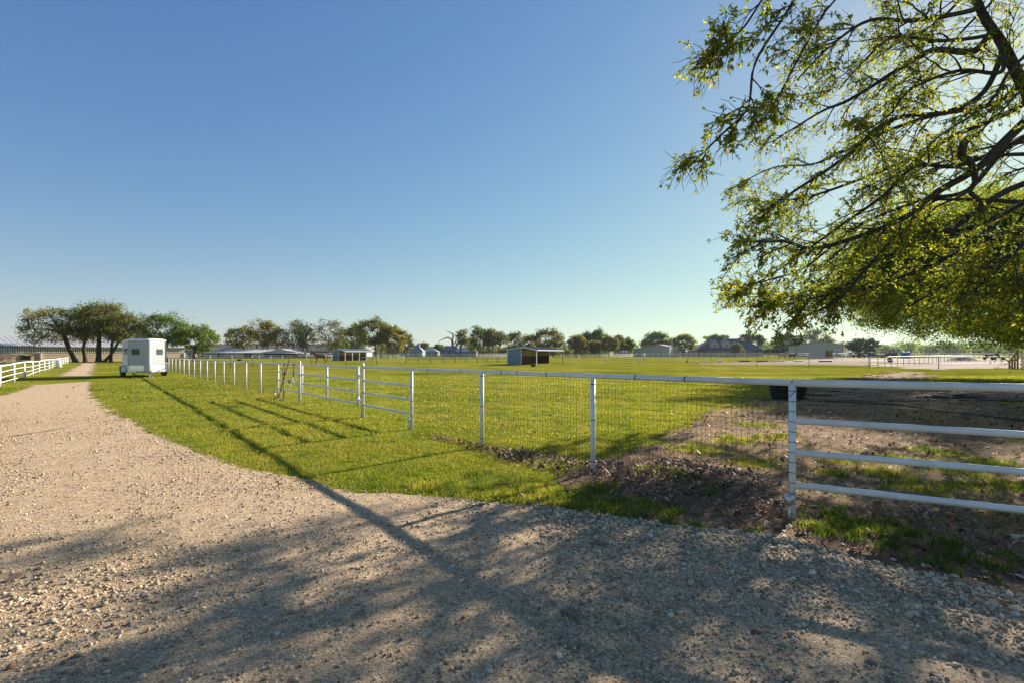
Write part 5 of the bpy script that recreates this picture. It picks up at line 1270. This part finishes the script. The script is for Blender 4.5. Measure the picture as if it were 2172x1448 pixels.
    for k in range(16):                                     # limbs on the far and right-hand sides
        a = R(-120 + k * 17); z = rng.uniform(3.6, 7.5); d = np.array((math.cos(a), math.sin(a), 0)); p = at(z)
        L.append((smooth_path([p, p + d * 2 + (0, 0, .9), p + d * 4.5 + (0, 0, 1.5), p + d * 7 + (0, 0, 1.2)], 5), .09, .45 if k < 9 else 1.05))
    def put(pts, ncl, t0, per, ):
        m = len(pts) - 1
        for t in np.linspace(t0, 1, ncl):
            f = t * m; i = min(int(f), m - 1); p = pts[i] + (pts[i + 1] - pts[i]) * (f - i); tn = unit(pts[i + 1] - pts[i])
            k = int(rng.integers(per - 2, per + 3))
            LP.append(p + rng.normal(0, .018, (k, 3))); LD.append(tn * .5 + rng.normal(0, .75, (k, 3)) + (0, 0, -.35))
    for li, (pts, r, dens) in enumerate(L):
        m = len(pts); tb.add(pts, r, .012, 9, .75)
        seglen = np.linalg.norm(np.diff(pts, axis=0), axis=1).sum()
        hang = li in HANG
        n2 = int(seglen * (1.1 if hang else 2.15) * dens)
        for k in range(n2):
            t = rng.uniform(.30 if not hang else .45, .99); outw = unit(np.array((*(pts[int(t * (m - 1))] - T)[:2], 0)))
            ln = rng.uniform(.9, 2.1) * (1.25 - 1.0 * t) * (.5 if hang else 1.0)
            b = sub_branch(pts, t, rng, ln, .9, .75, .45, .35 + (.3 if hang else 0), outw, 7, .11, .08)
            if b[:, 2].min() < 1.9: continue
            if not hang: put(b, 2, .55, 4)
            rr = min(.022, r * (1 - t) * .4 + .007)
            tb.add(b, rr, .005, 5)
            for q in range(int(rng.integers(4, 7) * (1 if dens == 1 else .6))):
                c = sub_branch(b, rng.uniform(.2, 1), rng, rng.uniform(.35, .95) * (.5 if hang else 1) * (1.15 - .6 * t), 1.0, .75, .25, .35, outw, 5, .15, .05)
                if c[:, 2].min() < 1.75: continue
                tb.add(c, .008, .0038, 3)
                leafy = rng.random()
                if leafy > .10: put(c, int(rng.integers(2, 4) if hang else rng.integers(2, 5)), .3, 4)
                for w in range(2):
                    e = sub_branch(c, rng.uniform(.3, 1), rng, rng.uniform(.15, .42), .8, .8, .1, .45, outw, 3, .18)
                    tb.add(e, .005, .003, 3)
                    if leafy > (.5 if hang else .22): put(e, 1, .8, 4)
    # a twisted dead branch hanging in the middle of the crown
    tw = smooth_path([P3(2045, 300, 10.8), P3(2040, 330, 10.7), P3(2062, 352, 10.6), P3(2068, 385, 10.6), P3(2058, 408, 10.6), P3(2080, 430, 10.5), P3(2078, 468, 10.5)], 5)
    tb.add(tw, .085, .03, 7)
    tb.add(smooth_path([P3(2062, 400, 10.6), P3(2030, 420, 10.5), P3(1985, 440, 10.4), P3(1960, 470, 10.3)], 5), .04, .012, 6)
    me = tb.mesh('trunk'); me.transform(Matrix.Translation(-Vector(T)))
    obj('trunk', me, M['bark'], root)
    P = np.concatenate(LP); D = np.concatenate(LD); n = len(P)
    V, Fc = leaf_quads(P, D, np.clip(rng.lognormal(math.log(.075), .32, n), .03, .14), rng.uniform(.011, .027, n), rng)
    obj('crown', mesh_np('crown', V - T, Fc), LEAF['near'], root)
    return n
print('near leaves', foreground_tree())

def grown_tree(label, base, centre, rad, H0, leaf, nleaf, lsize, seed, style='oak', trunks=None, bark='bark', zf=.3, group='trees around the pasture', name='oak_tree', prim=6, term=70, clump=.11, tr=None, bare=0.0, low=.25):
    """base (x,y); centre (x,y,z) and rad (rx,ry,rz) of the crown; terminals on the crown shell are fed by a few curved limbs"""
    rng = np.random.default_rng(seed); bx_, by_ = base
    root = thing(name, label, 'tree', (bx_, by_, 0), 0, group)
    B = np.array((bx_, by_, 0.)); c = np.array(centre, float); rad = np.array(rad, float)
    tb = Tubes(); tr = (tr or H0 * .030) * .8
    stems = trunks or [(0, 0)]
    limbs = []
    for si, (ox, lean) in enumerate(stems):
        f = B + np.array((ox, rng.normal(0, .2), 0)); frk = f + np.array((lean + (c[0] - f[0]) * .25, (c[1] - f[1]) * .25, H0 * zf * rng.uniform(.85, 1.15)))
        t_ = smooth_path([f, f * .5 + frk * .5 + rng.normal(0, tr * .5, 3) * (1, 1, 0), frk], 4)
        k = tr / math.sqrt(len(stems)) * 1.15
        tb.add(t_, np.interp(np.linspace(0, 1, len(t_)), [0, .15, 1], [k * 1.5, k, k * .85]), None, 8)
        for j in range(max(2, prim // len(stems) + (1 if len(stems) > 1 else 0))):
            a = 2 * math.pi * (j + rng.uniform(-.3, .3)) / max(2, prim // len(stems)) + si
            e = c + rad * np.array((math.cos(a) * rng.uniform(.35, .85), math.sin(a) * rng.uniform(.35, .85), rng.uniform(-.25, .75)))
            mid = frk * .5 + e * .5 + np.array((0, 0, rng.uniform(-.05, .10) * H0)) + rng.normal(0, .035 * H0, 3)
            q = smooth_path([t_[-2], frk, mid, e], 5); limbs.append(q); tb.add(q[3:], k * .62, k * .12, 6, .8)
    allp = np.concatenate([l[6:] for l in limbs])
    ends = []
    for i in range(term):
        d = unit(rng.normal(0, 1, 3)); s = rng.uniform(.55, 1.0) ** .5
        p = c + rad * d * s * rng.uniform(.88, 1.08)
        if p[2] < c[2] - rad[2] * (1 - low) and rng.random() < .75: p[2] = c[2] + abs(p[2] - c[2]) * .8
        dist = np.linalg.norm((allp - p) * (1, 1, .9), axis=1) + np.where(allp[:, 2] > p[2] + .5, 1.5, 0); a = allp[np.argmin(dist)]
        m1 = a * .55 + p * .45 + rng.normal(0, .03 * H0, 3) + np.array((0, 0, .02 * H0))
        q = smooth_path([a, m1, p], 4); tb.add(q, tr * .17, tr * .045, 4); ends.append((p, q))
        for w in range(3 if style == 'bare' else 2):
            e = sub_branch(q, rng.uniform(.4, 1), rng, H0 * rng.uniform(.05, .12), .8, .9, 0, -.1, np.zeros(3), 3, .2); tb.add(e, tr * .06, tr * .02, 3); ends.append((e[-1], e))
    LPs = []
    keep = [e for e in ends if rng.random() > bare]
    per = max(3, int(nleaf / max(1, len(keep))))
    for p, q in keep:
        k = int(per * rng.uniform(.4, 1.6)); sp = H0 * clump * rng.uniform(.5, 1.1)
        LPs.append(p + rng.normal(0, 1, (k, 3)) * np.array((sp, sp, sp * .55)) * .55)
    P = np.concatenate(LPs); n = len(P)
    V, Fc = leaf_quads(P, rng.normal(0, 1, (n, 3)) + (0, 0, -.2), lsize * rng.uniform(.6, 1.5, n), lsize * rng.uniform(.25, .5, n), rng)
    me = tb.mesh('trunk'); me.transform(Matrix.Translation((-bx_, -by_, 0)))
    obj('trunk', me, M[bark], root)
    obj('crown', mesh_np('crown', V - B, Fc), LEAF[leaf], root)
    return root
def px_tree(label, px, Y, c0, c1, top, bot, leaf, nleaf, seed, lsz=None, **kw):
    bx_ = wx(px, Y); H0 = wz(top, Y); cz0 = max(.8, wz(bot, Y)); rx = (c1 - c0) / 2 * Y / F
    lsz = lsz or (.0027 * Y); nleaf = int(nleaf * 1.3)
    sp = kw.get('clump', .11) * H0 * .5
    cen = (wx((c0 + c1) / 2, Y), Y + kw.pop('dy', 0.0), (H0 + cz0) / 2)
    return grown_tree(label, (bx_, Y), cen, (max(.5, rx - sp * .6), max(.6, rx * .85), max(.5, (H0 - cz0) / 2 - sp * .3)), H0, leaf, nleaf, lsz, seed, **kw)

# dense tree behind the shade tree
grown_tree('dense leafy oak with low drooping crown behind the big shade tree at right', (36.8, 30.5), (31.0, 29.6, 6.6), (11.2, 10.2, 4.6), 11.5, 'oak2', 250000, .11, 101, prim=16, term=900, clump=.085, tr=.36, zf=.22, low=-1, bark='bark', name='oak_tree', group='trees around the pasture')
GL = 'oaks in front of the long barn'
px_tree('leaning oak with yellowish leaves at the left end of the barn group', 160, 86, 52, 188, 652, 738, 'yellow', 5200, 1, zf=.42, tr=.40, trunks=[(0, -1.2)], group=GL, prim=8, term=95)
px_tree('slender dark oak second from left before the barn', 181, 88, 135, 232, 646, 728, 'olive', 4200, 2, zf=.5, group=GL, prim=7, term=80)
px_tree('tallest straight-trunked oak before the barn by the road bend', 205, 87, 160, 268, 640, 726, 'olive', 5200, 3, zf=.5, tr=.42, group=GL, prim=8, term=95)
px_tree('oak leaning right with bent trunk at the road bend', 222, 86, 214, 304, 664, 734, 'olive', 3800, 4, zf=.38, trunks=[(0, 1.6)], group=GL, prim=6, term=75)
px_tree('thin oak immediately left of the horse trailer before the barn', 236, 88, 212, 292, 668, 730, 'yellow', 2600, 5, zf=.5, group=GL, prim=5, term=55)
px_tree('green oak rising directly behind the horse trailer', 352, 92, 298, 404, 662, 742, 'green', 7000, 6, zf=.35, tr=.4, group=GL, prim=8, term=95)
px_tree('rounded green oak above the rugged grazing horse', 412, 90, 374, 466, 692, 748, 'lime', 6000, 7, zf=.28, tr=.32, group=GL, prim=7, term=80)
GM = 'oaks around the stable block'
px_tree('leaning oak with sparse dark crown at the stable block roof', 537, 168, 478, 548, 692, 740, 'olive', 2600, 8, zf=.35, trunks=[(0, -3)], group=GM, bare=.2)
px_tree('twin-stemmed oak with yellowish lower leaves at the stable block', 553, 166, 524, 594, 680, 738, 'yellow', 3600, 9, zf=.35, trunks=[(-1.2, -.5), (.6, .6), (1.6, .9)], group=GM, bare=.2)
px_tree('crooked nearly bare oak between the twin-stemmed oak and pale tree', 585, 168, 574, 614, 697, 738, 'brown', 700, 10, style='bare', zf=.4, group=GM, bare=.5)
px_tree('pale-leaved straight tree at the right end of the stable block', 620, 168, 597, 656, 680, 738, 'pale', 2100, 11, style='bare', zf=.35, group=GM, bare=.3, bark='bark_grey')
px_tree('thin bent tree with few leaves left of the chestnut horse', 637, 170, 632, 668, 684, 742, 'brown', 900, 12, style='bare', zf=.4, trunks=[(0, 1.0), (3.2, -1.2)], group=GM, bare=.5)
px_tree('grey twiggy tree behind the chestnut horse', 697, 172, 660, 736, 677, 746, 'brown', 1900, 13, style='bare', zf=.3, tr=.5, trunks=[(0, 0), (1.4, 1)], group=GM, bare=.4, bark='bark_grey', term=110, prim=8)
px_tree('dense bushy green tree behind the wider shed', 745, 190, 716, 778, 690, 750, 'green', 4600, 14, zf=.2, group=GM)
px_tree('low lime-green bush at the left corner of the wider shed', 725, 180, 700, 742, 718, 752, 'lime', 2600, 15, zf=.15, group=GM, name='bush')
px_tree('tall oak behind the right end of the wider shed', 797, 172, 752, 830, 675, 738, 'olive', 5200, 16, zf=.35, tr=.5, trunks=[(0, 0), (2, .5)], group=GM, term=95, prim=8)
px_tree('clump of yellowish oaks left of the grey-roofed house', 823, 170, 800, 862, 694, 748, 'yellow', 4600, 17, zf=.3, trunks=[(-2.5, -1), (0, 0), (1.6, .6), (2.6, 1)], group=GM)
px_tree('pale green tree edge behind the yellowish clump', 862, 215, 848, 878, 708, 748, 'pale', 1500, 18, zf=.2, group=GM)
GR = 'far trees beyond the pasture'
px_tree('small pale tree above the cream house', 900, 280, 884, 914, 726, 750, 'pale', 1300, 19, zf=.2, group=GR)
px_tree('small rounded dull green tree left of the blue roof', 931, 280, 919, 943, 730, 750, 'green', 1200, 20, zf=.2, group=GR)
# standing dead tree
def dead_tree():
    Y = 172; b = np.array((wx(962, Y), Y, 0)); root = thing('dead_tree', 'bare grey dead tree with crooked arms', 'tree', tuple(b))
    tb = Tubes(); q = lambda *a: np.array([P3(px, py, Y + (dy[0] if dy else 0)) for px, py, *dy in a])
    tr_ = np.vstack([b, q((962, 742), (960, 731), (959, 722))]); tb.add(smooth_path(tr_, 4), .62, .38, 8)
    tb.add(smooth_path(q((959, 724), (955, 718), (948, 716.5), (940, 719), (934, 722), (930, 727)), 4), .28, .06, 6)
    tb.add(smooth_path(q((959, 723), (961, 714), (960, 708), (955, 706), (950, 703), (946, 701)), 4), .34, .05, 6)
    tb.add(smooth_path(q((953, 717), (950, 714), (946, 715)), 4), .12, .04, 5)
    tb.add(smooth_path(q((961, 709), (962, 706)), 4), .12, .05, 5)
    me = tb.mesh('trunk'); me.transform(Matrix.Translation(-Vector(b))); obj('trunk', me, M['bark_dead'], root)
    tb = Tubes(); tb.add(smooth_path(q((962, 742), (967, 735), (971, 728), (974, 722, 1), (978, 716, 2), (982, 712, 2)), 4), .34, .08, 6); tb.add(smooth_path(q((971, 728), (971, 722), (970, 717)), 4), .12, .03, 5)
    me = tb.mesh('limb'); me.transform(Matrix.Translation(-Vector(b))); obj('limb', me, M['bark_dead'], root)
dead_tree()
px_tree('thin brownish tree touching the dead tree on its right', 977, 182, 966, 996, 700, 736, 'brown', 1100, 21, style='bare', zf=.4, group=GR, bare=.3)
px_tree('mixed green tree with several stems right of the dead tree', 1016, 180, 996, 1040, 692, 740, 'green', 2300, 22, zf=.35, trunks=[(-1.5, -.6), (0, 0), (1.5, .5)], group=GR, bare=.2)
px_tree('brownish oak with two stems between the green and thin trees', 1040, 180, 1022, 1060, 698, 738, 'brown', 1900, 23, zf=.35, trunks=[(-.6, -.6), (.6, .6)], group=GR, bare=.2)
px_tree('narrow sparse oak left of the pale tree behind the blue-grey shed', 1058, 182, 1046, 1079, 703, 734, 'brown', 1000, 24, style='bare', zf=.4, group=GR, bare=.3)
px_tree('low yellowish scrub oak under the mixed green tree', 1003, 186, 990, 1012, 714, 746, 'yellow', 900, 25, zf=.25, group=GR)
px_tree('pale domed tree behind the left side of the blue-grey shed', 1091, 200, 1072, 1113, 705, 746, 'pale', 1800, 26, zf=.3, style='bare', group=GR, bare=.15)
px_tree('dark narrow tree above the ridge of the blue-grey shed', 1118, 205, 1106, 1138, 709, 746, 'olive', 1800, 27, zf=.3, group=GR)
px_tree('broad twin-crowned oak over the shed awning', 1165, 195, 1127, 1199, 698, 742, 'brown', 3800, 28, zf=.3, tr=.5, trunks=[(-1.5, -1.5), (1.5, 1)], group=GR, bare=.1, term=95, prim=8)
px_tree('dark yellow-tinged oak just right of the shed awning', 1222, 200, 1203, 1244, 710, 744, 'yellow', 2900, 29, zf=.3, group=GR)
px_tree('tall dark green tree over the yellow-tinged oak', 1242, 215, 1229, 1264, 704, 746, 'dark', 3000, 30, zf=.25, group=GR)
px_tree('tallest green tree of the clump left of the lean-to barn', 1272, 210, 1252, 1292, 700, 744, 'green', 3800, 31, zf=.3, group=GR)
px_tree('drooping yellow oak at the foot of the tall green tree', 1262, 196, 1248, 1276, 722, 748, 'yellow', 1500, 32, zf=.3, group=GR)
px_tree('olive oak at the middle of the clump left of the lean-to barn', 1291, 200, 1272, 1313, 713, 748, 'olive', 2900, 33, zf=.25, group=GR)
px_tree('dark twiggy oak behind the olive oak', 1312, 212, 1297, 1326, 711, 746, 'brown', 1700, 34, zf=.3, group=GR)
px_tree('small green tree standing clear at the end of the clump', 1334, 215, 1321, 1347, 718, 746, 'green', 1500, 35, zf=.35, group=GR)
px_tree('broad dense green tree behind the lean-to barn', 1393, 250, 1359, 1428, 704, 748, 'green', 6500, 36, zf=.25, clump=.13, group=GR, term=95, tr=.5)
px_tree('olive oak right of the lean-to barn', 1452, 222, 1425, 1479, 709, 746, 'olive', 3300, 37, zf=.3, group=GR)
px_tree('green tree behind the left roof of the dark-roofed house', 1520, 265, 1489, 1551, 708, 748, 'green', 4200, 38, zf=.25, group=GR)
px_tree('dark tree behind the chimney of the dark-roofed house', 1595, 262, 1562, 1623, 707, 748, 'dark', 4600, 39, zf=.25, group=GR)
px_tree('small rounded olive tree in front of the dark-roofed house', 1561, 200, 1551, 1572, 728, 754, 'pale', 1900, 40, zf=.12, clump=.16, group=GR)
px_tree('wide blue-green pine left of the large tan barn', 1668, 240, 1636, 1706, 708, 750, 'dark', 7000, 41, zf=.2, clump=.13, group=GR, name='pine_tree', term=95)
px_tree('pale hazy tree behind the roof of the large tan barn', 1728, 300, 1696, 1764, 702, 748, 'pale', 3600, 42, zf=.25, group=GR)
px_tree('small bush at the right end of the dark-roofed house', 1629, 228, 1621, 1638, 738, 755, 'lime', 900, 43, zf=.1, group=GR, name='bush')
px_tree('dark low bush left of the large tan barn', 1652, 228, 1636, 1668, 737, 756, 'dark', 1800, 44, zf=.1, group=GR, name='bush')
px_tree('dark green tree at the right end of the large tan barn', 1832, 205, 1798, 1862, 716, 752, 'dark', 4200, 45, zf=.2, group=GR)

# far woods: strips of crowns that read as one mass
def far_woods(name, x0, x1, y0, y1, h0, h1, n, leaf, seed, per=150, ls=1.1):
    rng = np.random.default_rng(seed); Ps = []
    for i in range(n):
        x, y = rng.uniform(x0, x1), rng.uniform(y0, y1); h = rng.uniform(h0, h1); r = h * rng.uniform(.45, .8)
        d = rng.normal(0, 1, (per, 3)); d /= np.linalg.norm(d, axis=1, keepdims=True); d *= rng.uniform(.55, 1.05, (per, 1))
        Ps.append(np.array((x, y, h * .52)) + d * (r, r, h * .5))
    P = np.concatenate(Ps); k = len(P); P[:, 2] = np.maximum(P[:, 2], .2)
    V, Fc = leaf_quads(P, rng.normal(0, 1, (k, 3)), ls * rng.uniform(.7, 1.5, k), ls * rng.uniform(.35, .6, k), rng)
    tag(obj(name, mesh_np(name, V, Fc), LEAF[leaf]), kind='stuff')
# hazy air over the whole place
m_h, nt_h, out_h = newmat('haze_air')
pv = N(nt_h, 'ShaderNodeVolumePrincipled', Density=.00009, Anisotropy=.35); pv.inputs['Color'].default_value = (.86, .91, .96, 1)
nt_h.links.new(pv.outputs[0], out_h.inputs['Volume'])
tag(obj('haze', MB().box((0, 300, 14), (1900, 900, 30.0)), m_h), kind='stuff')
far_woods('far_woods', 250, 1000, 470, 560, 7, 14, 300, 'green', 5, 240, 1.6)
far_woods('distant_tree_line', -320, 420, 470, 600, 6, 10, 260, 'green', 6, 200, 1.6)
far_woods('hedgerow', -60, 60, 300, 330, 3.5, 6.5, 70, 'olive', 7, 200, 1.0)

# ------------------------------------------------------------------ light, sky, camera
SUN_EL, SUN_AZ = 22.8, 45.5                                  # azimuth measured to the right of straight ahead (+Y)
w = bpy.data.worlds.new('World'); bpy.context.scene.world = w; w.use_nodes = True
nt = w.node_tree; nt.nodes.clear()
sky = nt.nodes.new('ShaderNodeTexSky'); sky.sky_type = 'NISHITA'; sky.sun_disc = False
sky.sun_elevation = R(SUN_EL); sky.sun_rotation = R(SUN_AZ); sky.altitude = 200; sky.air_density = 1.0; sky.dust_density = .25; sky.ozone_density = 1.3
def vmath(op, a, b):
    n = nt.nodes.new('ShaderNodeVectorMath'); n.operation = op
    for i, q in enumerate((a, b)):
        if isinstance(q, tuple): n.inputs[i].default_value = q
        else: nt.links.new(q, n.inputs[i])
    return n.outputs[0]
# sky colour graded per channel: bright values limited softly, blue first, then tinted
sp = nt.nodes.new('ShaderNodeSeparateColor'); nt.links.new(sky.outputs[0], sp.inputs[0])
red = math_(nt, 'MAXIMUM', math_(nt, 'SUBTRACT', math_(nt, 'MULTIPLY', sp.outputs[0], 1.18), math_(nt, 'MULTIPLY', sp.outputs[2], .18)), 0.0)
cb = nt.nodes.new('ShaderNodeCombineColor'); nt.links.new(red, cb.inputs[0]); nt.links.new(sp.outputs[1], cb.inputs[1]); nt.links.new(sp.outputs[2], cb.inputs[2])
soft = vmath('DIVIDE', cb.outputs[0], vmath('ADD', vmath('DIVIDE', cb.outputs[0], (7.9, 14.3, 3.6)), (1, 1, 1)))
soft = vmath('MULTIPLY', soft, (.525, .475, .955))
bg = nt.nodes.new('ShaderNodeBackground'); bg.inputs[1].default_value = .10
out = nt.nodes.new('ShaderNodeOutputWorld'); nt.links.new(soft, bg.inputs[0]); nt.links.new(bg.outputs[0], out.inputs[0])
sl = bpy.data.lights.new('sun', 'SUN'); sl.energy = 3.4; sl.angle = R(.55); sl.color = (1, .91, .79)
so = bpy.data.objects.new('sun', sl); C.objects.link(so)
sd_ = Vector((math.sin(R(SUN_AZ)) * math.cos(R(SUN_EL)), math.cos(R(SUN_AZ)) * math.cos(R(SUN_EL)), math.sin(R(SUN_EL))))
so.rotation_euler = sd_.to_track_quat('Z', 'Y').to_euler(); so.location = (30, 30, 40)
cd = bpy.data.cameras.new('camera'); cd.sensor_width = 36; cd.lens = 36 * F / 2172; cd.shift_y = (HOR - 724) / 2172; cd.clip_start = .05; cd.clip_end = 9000
co_ = bpy.data.objects.new('camera', cd); C.objects.link(co_); co_.location = (0, 0, H); co_.rotation_euler = (R(90), 0, 0)
sc = bpy.context.scene; sc.camera = co_
sc.view_settings.view_transform = 'Standard'; sc.view_settings.look = 'None'; sc.view_settings.exposure = 1.68; sc.view_settings.gamma = 1
sc.cycles.max_bounces = 8; sc.cycles.transparent_max_bounces = 8; sc.cycles.diffuse_bounces = 4
sc.cycles.use_denoising = True; sc.cycles.denoiser = 'OPENIMAGEDENOISE'; sc.cycles.denoising_input_passes = 'RGB_ALBEDO_NORMAL'
